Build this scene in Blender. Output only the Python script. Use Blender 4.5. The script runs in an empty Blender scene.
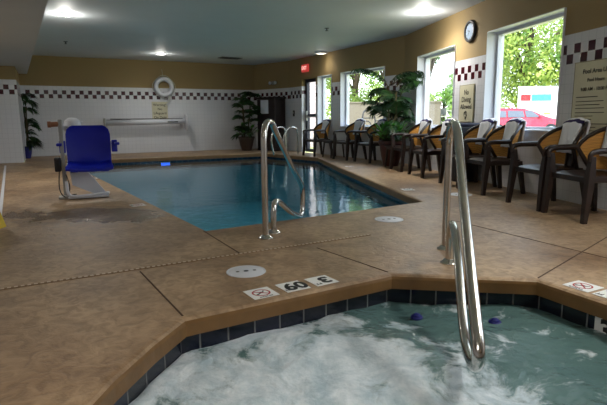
import bpy, bmesh, math, random
from math import sin, cos, pi, radians as R, hypot, atan2
from mathutils import Vector, Matrix, noise
from mathutils.geometry import tessellate_polygon
random.seed(7)
COL = bpy.context.scene.collection

# ------------------------------------------------------------ materials
def nmat(name):
    m = bpy.data.materials.new(name); m.use_nodes = True
    nt = m.node_tree; b = nt.nodes['Principled BSDF']
    return m, nt, b
def N(nt, typ, **kw):
    n = nt.nodes.new(typ)
    for k, v in kw.items():
        if k.startswith('i_'):
            n.inputs[k[2:].replace('_', ' ')].default_value = v
        else: setattr(n, k, v)
    return n
def c4(c): return (c[0], c[1], c[2], 1)
def srgb(r, g, b):
    f = lambda v: (v/255/12.92) if v/255 <= .04045 else ((v/255+.055)/1.055)**2.4
    return (f(r), f(g), f(b))
def plain(name, col, rough=.5, metal=0, noise_amt=.08, scale=8, bump=0, emit=None, es=0, coat=0, spec=.5):
    m, nt, b = nmat(name)
    tc = N(nt, 'ShaderNodeTexCoord'); nz = N(nt, 'ShaderNodeTexNoise'); nz.inputs['Scale'].default_value = scale
    nz.inputs['Detail'].default_value = 4
    nt.links.new(tc.outputs['Object'], nz.inputs['Vector'])
    mx = N(nt, 'ShaderNodeMix', data_type='RGBA')
    mx.inputs[6].default_value = c4([max(0, v*(1-noise_amt)) for v in col]); mx.inputs[7].default_value = c4([v*(1+noise_amt) for v in col])
    nt.links.new(nz.outputs['Fac'], mx.inputs[0]); nt.links.new(mx.outputs[2], b.inputs['Base Color'])
    b.inputs['Roughness'].default_value = rough; b.inputs['Metallic'].default_value = metal
    b.inputs['Coat Weight'].default_value = coat; b.inputs['Specular IOR Level'].default_value = spec
    if bump:
        bp = N(nt, 'ShaderNodeBump'); bp.inputs['Strength'].default_value = bump; bp.inputs['Distance'].default_value = .02
        nt.links.new(nz.outputs['Fac'], bp.inputs['Height']); nt.links.new(bp.outputs['Normal'], b.inputs['Normal'])
    if emit:
        b.inputs['Emission Color'].default_value = c4(emit); b.inputs['Emission Strength'].default_value = es
    return m
def mth(nt, op, a, b=None, c=None):
    n = nt.nodes.new('ShaderNodeMath'); n.operation = op
    for i, v in enumerate((a, b, c)):
        if v is None: continue
        if isinstance(v, (int, float)): n.inputs[i].default_value = v
        else: nt.links.new(v, n.inputs[i])
    return n.outputs[0]
def mixc(nt, fac, a, b):
    n = N(nt, 'ShaderNodeMix', data_type='RGBA')
    for i, v in ((0, fac), (6, a), (7, b)):
        if isinstance(v, (int, float)): n.inputs[i].default_value = v
        elif isinstance(v, tuple): n.inputs[i].default_value = c4(v)
        else: nt.links.new(v, n.inputs[i])
    return n.outputs[2]

def facing_fresnel(nt, f0, normal=None):
    lw = N(nt, 'ShaderNodeLayerWeight'); lw.inputs[0].default_value = .5
    if normal: nt.links.new(normal, lw.inputs['Normal'])
    return mth(nt, 'ADD', mth(nt, 'MULTIPLY', mth(nt, 'POWER', lw.outputs['Facing'], 5), 1-f0), f0)
BAND = 1.85; T = .108
def wall_material(s0=0.0):
    m, nt, b = nmat('tiled_wall')
    tc = N(nt, 'ShaderNodeTexCoord'); sp = N(nt, 'ShaderNodeSeparateXYZ'); nt.links.new(tc.outputs['Object'], sp.inputs[0])
    X, Z = sp.outputs[0], sp.outputs[2]
    u = mth(nt, 'DIVIDE', mth(nt, 'ADD', X, 100*T+s0), T); v = mth(nt, 'DIVIDE', mth(nt, 'SUBTRACT', BAND+100*T, Z), T)
    fu, fv = mth(nt, 'FRACT', u), mth(nt, 'FRACT', v)
    iu, iv = mth(nt, 'FLOOR', u), mth(nt, 'FLOOR', v)
    du = mth(nt, 'MINIMUM', fu, mth(nt, 'SUBTRACT', 1, fu)); dv = mth(nt, 'MINIMUM', fv, mth(nt, 'SUBTRACT', 1, fv))
    grout = mth(nt, 'LESS_THAN', mth(nt, 'MINIMUM', du, dv), .025)
    chk = mth(nt, 'MODULO', mth(nt, 'ADD', iu, iv), 2)
    inb = mth(nt, 'MULTIPLY', mth(nt, 'GREATER_THAN', iv, 100.5), mth(nt, 'LESS_THAN', iv, 102.5))
    red = mth(nt, 'MULTIPLY', mth(nt, 'LESS_THAN', chk, .5), inb)
    tan = mth(nt, 'GREATER_THAN', Z, BAND)
    nz = N(nt, 'ShaderNodeTexNoise'); nz.inputs['Scale'].default_value = 1.3; nt.links.new(tc.outputs['Object'], nz.inputs['Vector'])
    white = mixc(nt, nz.outputs['Fac'], srgb(205, 206, 212), srgb(228, 228, 232))
    c = mixc(nt, red, white, srgb(64, 5, 22)); c = mixc(nt, grout, c, srgb(200, 201, 207))
    nz2 = N(nt, 'ShaderNodeTexNoise'); nz2.inputs['Scale'].default_value = 60; nt.links.new(tc.outputs['Object'], nz2.inputs['Vector'])
    tcol = mixc(nt, nz2.outputs['Fac'], srgb(146, 124, 84), srgb(158, 134, 92))
    c = mixc(nt, tan, c, tcol)
    nt.links.new(c, b.inputs['Base Color'])
    nt.links.new(mth(nt, 'ADD', mth(nt, 'MULTIPLY', tan, .55), .22), b.inputs['Roughness'])
    bp = N(nt, 'ShaderNodeBump'); bp.inputs['Strength'].default_value = .25; bp.inputs['Distance'].default_value = .003
    nt.links.new(mth(nt, 'SUBTRACT', 1, mth(nt, 'MULTIPLY', grout, mth(nt, 'SUBTRACT', 1, tan))), bp.inputs['Height']); nt.links.new(bp.outputs['Normal'], b.inputs['Normal'])
    return m

def deck_material():
    m, nt, b = nmat('stamped_concrete')
    tc = N(nt, 'ShaderNodeTexCoord'); O = tc.outputs['Object']
    n1 = N(nt, 'ShaderNodeTexNoise'); n1.inputs['Scale'].default_value = 1.1; n1.inputs['Detail'].default_value = 8; n1.inputs['Roughness'].default_value = .62; n1.inputs['Distortion'].default_value = .6
    n2 = N(nt, 'ShaderNodeTexNoise'); n2.inputs['Scale'].default_value = 14; n2.inputs['Detail'].default_value = 6; n2.inputs['Distortion'].default_value = 1.2
    n3 = N(nt, 'ShaderNodeTexNoise'); n3.inputs['Scale'].default_value = 90; n3.inputs['Detail'].default_value = 3
    for n in (n1, n2, n3): nt.links.new(O, n.inputs['Vector'])
    r1 = N(nt, 'ShaderNodeValToRGB'); nt.links.new(n1.outputs['Fac'], r1.inputs[0])
    e = r1.color_ramp.elements; e[0].position = .3; e[0].color = c4(srgb(130, 100, 72)); e[1].position = .70; e[1].color = c4(srgb(198, 168, 134))
    r2 = N(nt, 'ShaderNodeValToRGB'); nt.links.new(n2.outputs['Fac'], r2.inputs[0])
    e = r2.color_ramp.elements; e[0].position = .35; e[0].color = (.55, .52, .48, 1); e[1].position = .6; e[1].color = (1, 1, 1, 1)
    mu = N(nt, 'ShaderNodeMix', data_type='RGBA', blend_type='MULTIPLY'); mu.inputs[0].default_value = .75
    nt.links.new(r1.outputs[0], mu.inputs[6]); nt.links.new(r2.outputs[0], mu.inputs[7])
    # damp patches beside the lift
    mp = N(nt, 'ShaderNodeMapping'); mp.inputs['Location'].default_value = (2.25*1.0, -5.05*1.6, 0); mp.inputs['Scale'].default_value = (1.0, 1.6, 1)
    nt.links.new(O, mp.inputs['Vector'])
    ln = N(nt, 'ShaderNodeVectorMath', operation='LENGTH'); nt.links.new(mp.outputs[0], ln.inputs[0])
    wetv = mth(nt, 'ADD', ln.outputs['Value'], mth(nt, 'MULTIPLY', mth(nt, 'SUBTRACT', n1.outputs['Fac'], .5), 3.2))
    wr = N(nt, 'ShaderNodeMapRange'); wr.inputs['From Min'].default_value = .95; wr.inputs['From Max'].default_value = .6
    nt.links.new(wetv, wr.inputs['Value'])
    col = mixc(nt, mth(nt, 'MULTIPLY', wr.outputs[0], .55), mu.outputs[2], srgb(62, 42, 26))
    nt.links.new(col, b.inputs['Base Color'])
    rr = N(nt, 'ShaderNodeMapRange'); rr.inputs['To Min'].default_value = .3; rr.inputs['To Max'].default_value = .62
    nt.links.new(n1.outputs['Fac'], rr.inputs['Value'])
    nt.links.new(mth(nt, 'SUBTRACT', rr.outputs[0], mth(nt, 'MULTIPLY', wr.outputs[0], .22)), b.inputs['Roughness'])
    h = mth(nt, 'ADD', mth(nt, 'MULTIPLY', n2.outputs['Fac'], .8), mth(nt, 'MULTIPLY', n3.outputs['Fac'], .3))
    bp = N(nt, 'ShaderNodeBump'); bp.inputs['Strength'].default_value = .5; bp.inputs['Distance'].default_value = .012
    nt.links.new(h, bp.inputs['Height']); nt.links.new(bp.outputs['Normal'], b.inputs['Normal'])
    return m

def uvtile(name, size, ca, cb, groutc, gw=.03, rough=.15):
    m, nt, b = nmat(name)
    uv = N(nt, 'ShaderNodeUVMap'); sp = N(nt, 'ShaderNodeSeparateXYZ'); nt.links.new(uv.outputs[0], sp.inputs[0])
    u = mth(nt, 'DIVIDE', sp.outputs[0], size); v = mth(nt, 'DIVIDE', mth(nt, 'ADD', sp.outputs[1], .095), size)
    fu, fv = mth(nt, 'FRACT', u), mth(nt, 'FRACT', v)
    du = mth(nt, 'MINIMUM', fu, mth(nt, 'SUBTRACT', 1, fu)); dv = mth(nt, 'MINIMUM', fv, mth(nt, 'SUBTRACT', 1, fv))
    g = mth(nt, 'LESS_THAN', mth(nt, 'MINIMUM', du, dv), gw)
    wn = N(nt, 'ShaderNodeTexWhiteNoise', noise_dimensions='2D'); cb_ = N(nt, 'ShaderNodeCombineXYZ')
    nt.links.new(mth(nt, 'FLOOR', u), cb_.inputs[0]); nt.links.new(mth(nt, 'FLOOR', v), cb_.inputs[1]); nt.links.new(cb_.outputs[0], wn.inputs['Vector'])
    c = mixc(nt, wn.outputs['Value'], ca, cb)
    nt.links.new(mixc(nt, g, c, groutc), b.inputs['Base Color']); b.inputs['Roughness'].default_value = rough
    return m

def pool_water_material():
    m, nt, b = nmat('pool_water'); nt.nodes.remove(b)
    out = [n for n in nt.nodes if n.type == 'OUTPUT_MATERIAL'][0]
    tc = N(nt, 'ShaderNodeTexCoord'); n1 = N(nt, 'ShaderNodeTexNoise'); n1.inputs['Scale'].default_value = 5; n1.inputs['Detail'].default_value = 3
    nt.links.new(tc.outputs['Object'], n1.inputs['Vector'])
    bp = N(nt, 'ShaderNodeBump'); bp.inputs['Strength'].default_value = .35; bp.inputs['Distance'].default_value = .018
    nt.links.new(n1.outputs['Fac'], bp.inputs['Height'])
    tr = N(nt, 'ShaderNodeBsdfTransparent'); tr.inputs[0].default_value = (.42, .74, .82, 1)
    gl = N(nt, 'ShaderNodeBsdfGlossy'); gl.inputs['Roughness'].default_value = .04; gl.inputs['Color'].default_value = (.85, .93, .98, 1)
    nt.links.new(bp.outputs[0], gl.inputs['Normal'])
    fr = facing_fresnel(nt, .02, bp.outputs[0])
    mx = N(nt, 'ShaderNodeMixShader')
    nt.links.new(fr, mx.inputs[0]); nt.links.new(tr.outputs[0], mx.inputs[1]); nt.links.new(gl.outputs[0], mx.inputs[2])
    nt.links.new(mx.outputs[0], out.inputs['Surface'])
    return m

def spa_water_material():
    m, nt, b = nmat('spa_water')
    tc = N(nt, 'ShaderNodeTexCoord'); O = tc.outputs['Object']
    w = N(nt, 'ShaderNodeTexNoise'); w.inputs['Scale'].default_value = 1.6; w.inputs['Detail'].default_value = 3
    nt.links.new(O, w.inputs['Vector'])
    va = N(nt, 'ShaderNodeVectorMath', operation='MULTIPLY_ADD'); va.inputs[1].default_value = (.28, .28, .28)
    nt.links.new(w.outputs['Color'], va.inputs[0]); nt.links.new(O, va.inputs[2])
    n1 = N(nt, 'ShaderNodeTexNoise'); n1.inputs['Scale'].default_value = 3.6; n1.inputs['Detail'].default_value = 10; n1.inputs['Roughness'].default_value = .64; n1.inputs['Distortion'].default_value = .35
    nt.links.new(va.outputs[0], n1.inputs['Vector'])
    # foam heaviest toward the left-centre of the spa
    sp = N(nt, 'ShaderNodeSeparateXYZ'); nt.links.new(O, sp.inputs[0])
    mp = N(nt, 'ShaderNodeMapping'); mp.inputs['Location'].default_value = (-.0*.75, -1.95*.9, 0); mp.inputs['Scale'].default_value = (.75, .9, 0)
    nt.links.new(O, mp.inputs['Vector']); ln = N(nt, 'ShaderNodeVectorMath', operation='LENGTH'); nt.links.new(mp.outputs[0], ln.inputs[0])
    bias = N(nt, 'ShaderNodeMapRange'); bias.inputs['From Min'].default_value = .1; bias.inputs['From Max'].default_value = .85
    bias.inputs['To Min'].default_value = .26; bias.inputs['To Max'].default_value = -.06
    nt.links.new(ln.outputs['Value'], bias.inputs['Value'])
    f = mth(nt, 'ADD', n1.outputs['Fac'], bias.outputs[0])
    rp = N(nt, 'ShaderNodeValToRGB'); nt.links.new(f, rp.inputs[0])
    e = rp.color_ramp.elements; e[0].position = .49; e[0].color = (0, 0, 0, 1); e[1].position = .60; e[1].color = (1, 1, 1, 1)
    teal = mixc(nt, w.outputs['Fac'], srgb(58, 88, 88), srgb(110, 140, 138))
    n5 = N(nt, 'ShaderNodeTexNoise'); n5.inputs['Scale'].default_value = 7; n5.inputs['Detail'].default_value = 8; n5.inputs['Roughness'].default_value = .7; nt.links.new(va.outputs[0], n5.inputs['Vector'])
    fv = N(nt, 'ShaderNodeMapRange'); fv.inputs['From Min'].default_value = .36; fv.inputs['From Max'].default_value = .62; nt.links.new(n5.outputs['Fac'], fv.inputs['Value'])
    mb = N(nt, 'ShaderNodeMapping'); mb.inputs['Rotation'].default_value = (0, 0, R(8)); mb.inputs['Location'].default_value = (-1.30*1.9, -2.43*5.0, 0); mb.inputs['Scale'].default_value = (1.9, 5.0, 0)
    nt.links.new(O, mb.inputs['Vector']); lb = N(nt, 'ShaderNodeVectorMath', operation='LENGTH'); nt.links.new(mb.outputs[0], lb.inputs[0])
    bb = N(nt, 'ShaderNodeMapRange'); bb.inputs['From Min'].default_value = 1.0; bb.inputs['From Max'].default_value = .6; nt.links.new(mth(nt, 'ADD', lb.outputs['Value'], mth(nt, 'MULTIPLY', mth(nt, 'SUBTRACT', n5.outputs['Fac'], .5), 1.4)), bb.inputs['Value'])
    teal = mixc(nt, mth(nt, 'MULTIPLY', bb.outputs[0], .6), teal, srgb(170, 182, 178))
    foam = mixc(nt, fv.outputs[0], srgb(176, 196, 206), srgb(232, 240, 246))
    c = mixc(nt, rp.outputs[0], teal, foam)
    nt.links.new(c, b.inputs['Base Color'])
    nt.links.new(mth(nt, 'ADD', mth(nt, 'MULTIPLY', rp.outputs[0], .5), .06), b.inputs['Roughness'])
    n3 = N(nt, 'ShaderNodeTexNoise'); n3.inputs['Scale'].default_value = 11; n3.inputs['Detail'].default_value = 5; nt.links.new(va.outputs[0], n3.inputs['Vector'])
    bp = N(nt, 'ShaderNodeBump'); bp.inputs['Strength'].default_value = .8; bp.inputs['Distance'].default_value = .03
    nt.links.new(mth(nt, 'ADD', n3.outputs['Fac'], mth(nt, 'MULTIPLY', n1.outputs['Fac'], .6)), bp.inputs['Height']); nt.links.new(bp.outputs[0], b.inputs['Normal'])
    b.inputs['IOR'].default_value = 1.4
    return m

def glass_material():
    m, nt, b = nmat('window_glass'); nt.nodes.remove(b)
    out = [n for n in nt.nodes if n.type == 'OUTPUT_MATERIAL'][0]
    tr = N(nt, 'ShaderNodeBsdfTransparent'); tr.inputs[0].default_value = (.95, .97, .96, 1)
    gl = N(nt, 'ShaderNodeBsdfGlossy'); gl.inputs['Roughness'].default_value = .02
    fr = facing_fresnel(nt, .012)
    mx = N(nt, 'ShaderNodeMixShader'); nt.links.new(fr, mx.inputs[0]); nt.links.new(tr.outputs[0], mx.inputs[1]); nt.links.new(gl.outputs[0], mx.inputs[2])
    nt.links.new(mx.outputs[0], out.inputs['Surface'])
    return m

def leaf_material(name, ca, cb, trans=.35, scale=1.5):
    m, nt, b = nmat(name)
    out = [n for n in nt.nodes if n.type == 'OUTPUT_MATERIAL'][0]
    tc = N(nt, 'ShaderNodeTexCoord'); nz = N(nt, 'ShaderNodeTexNoise'); nz.inputs['Scale'].default_value = scale; nz.inputs['Detail'].default_value = 5
    nt.links.new(tc.outputs['Object'], nz.inputs['Vector'])
    r = N(nt, 'ShaderNodeValToRGB'); nt.links.new(nz.outputs['Fac'], r.inputs[0])
    e = r.color_ramp.elements; e[0].position = .38; e[0].color = c4(ca); e[1].position = .62; e[1].color = c4(cb)
    nt.links.new(r.outputs[0], b.inputs['Base Color']); b.inputs['Roughness'].default_value = .5
    tl = N(nt, 'ShaderNodeBsdfTranslucent'); nt.links.new(r.outputs[0], tl.inputs[0])
    mx = N(nt, 'ShaderNodeMixShader'); mx.inputs[0].default_value = trans
    nt.links.new(b.outputs[0], mx.inputs[1]); nt.links.new(tl.outputs[0], mx.inputs[2]); nt.links.new(mx.outputs[0], out.inputs['Surface'])
    return m

def brick_material(name, ca, cb, mortar):
    m, nt, b = nmat(name)
    tc = N(nt, 'ShaderNodeTexCoord'); mp = N(nt, 'ShaderNodeMapping'); mp.inputs['Rotation'].default_value = (R(90), 0, 0)
    nt.links.new(tc.outputs['Object'], mp.inputs['Vector'])
    br = N(nt, 'ShaderNodeTexBrick'); br.inputs['Scale'].default_value = 2.2
    br.inputs['Color1'].default_value = c4(ca); br.inputs['Color2'].default_value = c4(cb); br.inputs['Mortar'].default_value = c4(mortar)
    nt.links.new(mp.outputs[0], br.inputs['Vector']); nt.links.new(br.outputs['Color'], b.inputs['Base Color']); b.inputs['Roughness'].default_value = .85
    return m

def weave_material():
    m, nt, b = nmat('tan_weave')
    tc = N(nt, 'ShaderNodeTexCoord'); ch = N(nt, 'ShaderNodeTexChecker'); ch.inputs['Scale'].default_value = 70
    ch.inputs['Color1'].default_value = c4(srgb(222, 162, 72)); ch.inputs['Color2'].default_value = c4(srgb(172, 116, 44))
    nt.links.new(tc.outputs['Object'], ch.inputs['Vector'])
    nz = N(nt, 'ShaderNodeTexNoise'); nz.inputs['Scale'].default_value = 18; nt.links.new(tc.outputs['Object'], nz.inputs['Vector'])
    nt.links.new(mixc(nt, mth(nt, 'MULTIPLY', nz.outputs['Fac'], .6), ch.outputs['Color'], srgb(176, 122, 50)), b.inputs['Base Color'])
    b.inputs['Roughness'].default_value = .6
    return m

def towel_material():
    m, nt, b = nmat('towel')
    uv = N(nt, 'ShaderNodeUVMap'); sp = N(nt, 'ShaderNodeSeparateXYZ'); nt.links.new(uv.outputs[0], sp.inputs[0])
    a = mth(nt, 'LESS_THAN', mth(nt, 'ABSOLUTE', mth(nt, 'SUBTRACT', sp.outputs[1], .47)), .035)
    nt.links.new(mixc(nt, a, srgb(236, 236, 242), srgb(44, 34, 84)), b.inputs['Base Color']); b.inputs['Roughness'].default_value = .95
    tc = N(nt, 'ShaderNodeTexCoord'); nz = N(nt, 'ShaderNodeTexNoise'); nz.inputs['Scale'].default_value = 120; nt.links.new(tc.outputs['Object'], nz.inputs['Vector'])
    bp = N(nt, 'ShaderNodeBump'); bp.inputs['Strength'].default_value = .3; bp.inputs['Distance'].default_value = .005
    nt.links.new(nz.outputs['Fac'], bp.inputs['Height']); nt.links.new(bp.outputs[0], b.inputs['Normal'])
    return m

M = dict(
    wall=wall_material(), deck=deck_material(), glass=glass_material(),
    ceiling=plain('ceiling_paint', srgb(206, 212, 216), .6, noise_amt=.05, scale=2),
    soffit=plain('soffit_paint', srgb(196, 198, 198), .6, noise_amt=.05, scale=2),
    tan=plain('tan_paint', srgb(176, 144, 90), .7, noise_amt=.04),
    white_frame=plain('white_frame', srgb(214, 216, 226), .4, noise_amt=.03),
    coping=plain('coping_edge', srgb(122, 88, 48), .45, noise_amt=.3, scale=9, bump=.3),
    spatile=uvtile('spa_tile', .152, srgb(16, 22, 48), srgb(26, 28, 34), srgb(112, 112, 112)),
    pooltile=uvtile('pool_tile', .152, srgb(18, 44, 70), srgb(30, 66, 90), srgb(86, 108, 118)),
    plaster=plain('pool_plaster', srgb(148, 200, 214), .7, noise_amt=.1, scale=1.2),
    spaplaster=plain('spa_plaster', srgb(150, 175, 175), .7),
    pwater=pool_water_material(), swater=spa_water_material(),
    steel=plain('stainless_steel', (.62, .60, .57), .2, 1, noise_amt=.05, scale=30),
    joint=plain('joint_line', srgb(78, 56, 40), .8),
    drain=plain('drain_plastic', srgb(206, 188, 166), .5), slot=plain('drain_slot', srgb(136, 108, 80), .8),
    tilew=plain('white_tile', srgb(244, 244, 242), .35, noise_amt=.04), black=plain('black_ink', srgb(16, 16, 20), .5),
    redink=plain('red_ink', srgb(170, 20, 40), .5), lid=plain('white_plastic', srgb(216, 218, 226), .45, noise_amt=.04),
    dark=plain('dark_brown_plastic', srgb(40, 27, 22), .38, noise_amt=.15, scale=20), weave=weave_material(), towel=towel_material(),
    blue=plain('blue_plastic', srgb(12, 30, 168), .42, noise_amt=.1), grey=plain('grey_metal', srgb(160, 160, 156), .4, noise_amt=.08),
    copper=plain('copper_brown', srgb(140, 92, 66), .45), charcoal=plain('charcoal_plastic', srgb(26, 26, 32), .5),
    sign=plain('cream_sign', srgb(206, 200, 172), .6, noise_amt=.04), signedge=plain('sign_edge', srgb(120, 110, 80), .6),
    ink=plain('sign_ink', srgb(52, 46, 42), .7), exitred=plain('exit_red', srgb(190, 50, 50), .5, emit=srgb(230, 80, 75), es=.5),
    exitw=plain('exit_letters', srgb(255, 170, 160), .5, emit=srgb(255, 190, 180), es=1.2),
    lamp=plain('lamp_lens', (1, 1, 1), .5, emit=(1, .97, .9), es=14), lampdim=plain('lamp_lens_dim', (1, .95, .8), .5, emit=(1, .9, .6), es=3),
    bluelamp=plain('blue_lamp', srgb(60, 110, 255), .4, emit=srgb(60, 110, 255), es=4), terracotta=plain('dark_red_pot', srgb(72, 32, 27), .4, noise_amt=.15), darkpot=plain('dark_pot', srgb(58, 40, 32), .4), soil=plain('soil', srgb(40, 28, 20), .9), stem=plain('palm_stem', srgb(70, 62, 34), .8),
    palm=leaf_material('palm_leaf', srgb(16, 40, 20), srgb(50, 88, 42), .2, 4), palmb=leaf_material('bright_leaf', srgb(44, 100, 30), srgb(96, 168, 62), .25, 5),
    darkwood=plain('dark_wood', srgb(36, 24, 24), .4, noise_amt=.2, scale=12), paper=plain('paper', srgb(214, 220, 232), .8),
    clockface=plain('clock_face', srgb(168, 190, 216), .3), navyframe=plain('door_frame_navy', srgb(16, 18, 44), .4),
    yellow=plain('yellow_plastic', srgb(214, 180, 20), .45), navy=plain('navy_plastic', srgb(24, 30, 110), .5),
    bark=plain('bark', srgb(70, 58, 46), .9, noise_amt=.3, scale=6, bump=.5),
    leafA=leaf_material('sunlit_leaf', srgb(88, 128, 52), srgb(198, 212, 116), .45, .9),
    leafB=leaf_material('green_leaf', srgb(70, 112, 52), srgb(150, 182, 92), .4, .6),
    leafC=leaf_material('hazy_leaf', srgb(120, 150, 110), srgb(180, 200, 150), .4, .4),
    leafD=leaf_material('deep_leaf', srgb(34, 66, 32), srgb(92, 130, 66), .3, .8),
    grass=plain('dry_grass', srgb(176, 172, 108), .9, noise_amt=.25, scale=.6), asphalt=plain('asphalt', srgb(140, 140, 140), .9, noise_amt=.1, scale=2),
    carred=plain('car_paint_red', srgb(206, 26, 62), .3, coat=.6, noise_amt=.02), carglass=plain('car_glass', srgb(96, 100, 112), .08), tyre=plain('tyre', srgb(34, 34, 38), .8), rim=plain('rim', srgb(190, 190, 196), .3, .6),
    signwhite=plain('sign_white', srgb(240, 240, 240), .5, noise_amt=.02), bred=plain('banner_red', srgb(216, 44, 50), .5), bteal=plain('banner_teal', srgb(70, 186, 190), .5), btext=plain('faint_text', srgb(150, 150, 156), .6), borange=plain('banner_orange', srgb(240, 180, 90), .6),
    brick=brick_material('pale_brick', srgb(196, 178, 178), srgb(214, 196, 194), srgb(150, 138, 140)),
    stucco=plain('beige_stucco', srgb(120, 110, 100), .9), fence=plain('fence_metal', srgb(190, 192, 186), .5), vent=plain('vent_grey', srgb(86, 88, 88), .6),
)

# ------------------------------------------------------------ helpers
def mesh_obj(name, bm, mats, parent=None, loc=None, rotz=None, smooth=False, autosmooth=False):
    me = bpy.data.meshes.new(name)
    bmesh.ops.recalc_face_normals(bm, faces=bm.faces[:])
    if smooth or autosmooth:
        for f in bm.faces: f.smooth = True
    if autosmooth:
        for e in bm.edges:
            if len(e.link_faces) == 2 and e.calc_face_angle(0) > R(38): e.smooth = False
    bm.to_mesh(me); bm.free()
    if not isinstance(mats, (list, tuple)): mats = [mats]
    for m in mats: me.materials.append(m)
    o = bpy.data.objects.new(name, me); COL.objects.link(o)
    if parent: o.parent = parent
    if loc is not None: o.location = loc
    if rotz is not None: o.rotation_euler = (0, 0, rotz)
    return o
def tag(o, label=None, cat=None, group=None, kind=None):
    if label: o['label'] = label
    if cat: o['category'] = cat
    if group: o['group'] = group
    if kind: o['kind'] = kind
    return o
def thing(name, label, cat, loc, rotz=0, group=None):
    o = bpy.data.objects.new(name, None); COL.objects.link(o); o.location = loc; o.rotation_euler = (0, 0, rotz); o.empty_display_size = .1
    return tag(o, label, cat, group)
def struct(o): o['kind'] = 'structure'; return o
def dup(root, loc, rotz, label, group=None):
    r = root.copy(); COL.objects.link(r); r.location = loc; r.rotation_euler = (0, 0, rotz); r['label'] = label
    if group: r['group'] = group
    for ch in list(root.children):
        c = ch.copy(); COL.objects.link(c); c.parent = r
        for g in list(ch.children):
            d = g.copy(); COL.objects.link(d); d.parent = c
    return r
def box(bm, c, s, rz=0, mi=0, bev=0, mat=None):
    mtx = Matrix.Translation(c) @ Matrix.Rotation(rz, 4, 'Z')
    if mat is not None: mtx = mat @ mtx
    r = bmesh.ops.create_cube(bm, size=1, matrix=mtx @ Matrix.Diagonal((s[0], s[1], s[2], 1)))
    vs = r['verts']; fs = list({f for v in vs for f in v.link_faces})
    for f in fs: f.material_index = mi
    if bev:
        es = list({e for v in vs for e in v.link_edges})
        rr = bmesh.ops.bevel(bm, geom=es, offset=bev, segments=2, affect='EDGES', profile=.5)
        for f in rr['faces']: f.material_index = mi
def tube(bm, pts, r, seg=10, mi=0, closed=False, caps=True, flat=None):
    pts = [Vector(p) for p in pts]; n = len(pts); rings = []
    up = None
    for i, p in enumerate(pts):
        if closed: t = pts[(i+1) % n]-pts[i-1]
        else: t = pts[min(i+1, n-1)]-pts[max(i-1, 0)]
        t.normalize()
        if up is None:
            a = Vector((0, 0, 1)) if abs(t.z) < .9 else Vector((1, 0, 0))
            up = (a-t*a.dot(t)).normalized()
        else:
            up = (up-t*up.dot(t)).normalized()
        b = t.cross(up); rr = r[i] if isinstance(r, (list, tuple)) else r
        fy = flat if flat else 1
        rings.append([bm.verts.new(p+up*(cos(2*pi*k/seg)*rr*fy)+b*(sin(2*pi*k/seg)*rr)) for k in range(seg)])
    m = n if closed else n-1
    for i in range(m):
        A, B = rings[i], rings[(i+1) % n]
        for k in range(seg):
            f = bm.faces.new((A[k], A[(k+1) % seg], B[(k+1) % seg], B[k])); f.material_index = mi
    if caps and not closed:
        for q in (rings[0], rings[-1]):
            f = bm.faces.new(q); f.material_index = mi
def lathe(bm, prof, seg=24, center=(0, 0, 0), mi=0, mat=None, cap=False):
    rings = []
    for r, z in prof:
        ring = []
        for k in range(seg):
            v = Vector((center[0]+r*cos(2*pi*k/seg), center[1]+r*sin(2*pi*k/seg), center[2]+z))
            if mat is not None: v = mat @ v
            ring.append(bm.verts.new(v))
        rings.append(ring)
    for i in range(len(rings)-1):
        for k in range(seg):
            f = bm.faces.new((rings[i][k], rings[i][(k+1) % seg], rings[i+1][(k+1) % seg], rings[i+1][k])); f.material_index = mi
    for q, rr in ((rings[0], prof[0][0]), (rings[-1], prof[-1][0])):
        if rr > .045 and abs(rr-max(p[0] for p in prof)) > 1e-6 and not cap: continue
        try:
            f = bm.faces.new(q); f.material_index = mi
        except ValueError: pass
def smooth_path(pts, it=2):
    pts = [Vector(p) for p in pts]
    for _ in range(it):
        q = [pts[0]]
        for a, b in zip(pts, pts[1:]): q += [a*.75+b*.25, a*.25+b*.75]
        q.append(pts[-1]); pts = q
    return pts
def offset_poly(P, d):
    n = len(P); out = []
    area = sum(P[i][0]*P[(i+1) % n][1]-P[(i+1) % n][0]*P[i][1] for i in range(n))
    sgn = 1 if area > 0 else -1
    for i in range(n):
        a, b, c = Vector(P[i-1]), Vector(P[i]), Vector(P[(i+1) % n])
        e1 = (b-a).normalized(); e2 = (c-b).normalized()
        n1 = Vector((e1.y, -e1.x))*sgn; n2 = Vector((e2.y, -e2.x))*sgn
        bis = (n1+n2).normalized(); out.append(tuple(b+bis*(d/max(.3, bis.dot(n1)))))
    return out
def ring_strip(bm, loops, mi=0, uvl=None):
    # loops: list of list of (x,y,z)
    n = len(loops[0]); vs = [[bm.verts.new(p) for p in L] for L in loops]
    cum = [0]
    for i in range(n):
        a, b = loops[0][i], loops[0][(i+1) % n]; cum.append(cum[-1]+hypot(a[0]-b[0], a[1]-b[1]))
    for j in range(len(loops)-1):
        for i in range(n):
            k = (i+1) % n
            f = bm.faces.new((vs[j][i], vs[j][k], vs[j+1][k], vs[j+1][i])); f.material_index = mi
            if uvl:
                for l, (u, v) in zip(f.loops, ((cum[i], loops[j][i][2]), (cum[i+1], loops[j][k][2]), (cum[i+1], loops[j+1][k][2]), (cum[i], loops[j+1][i][2]))):
                    l[uvl].uv = (u, v)
    return vs
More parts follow.
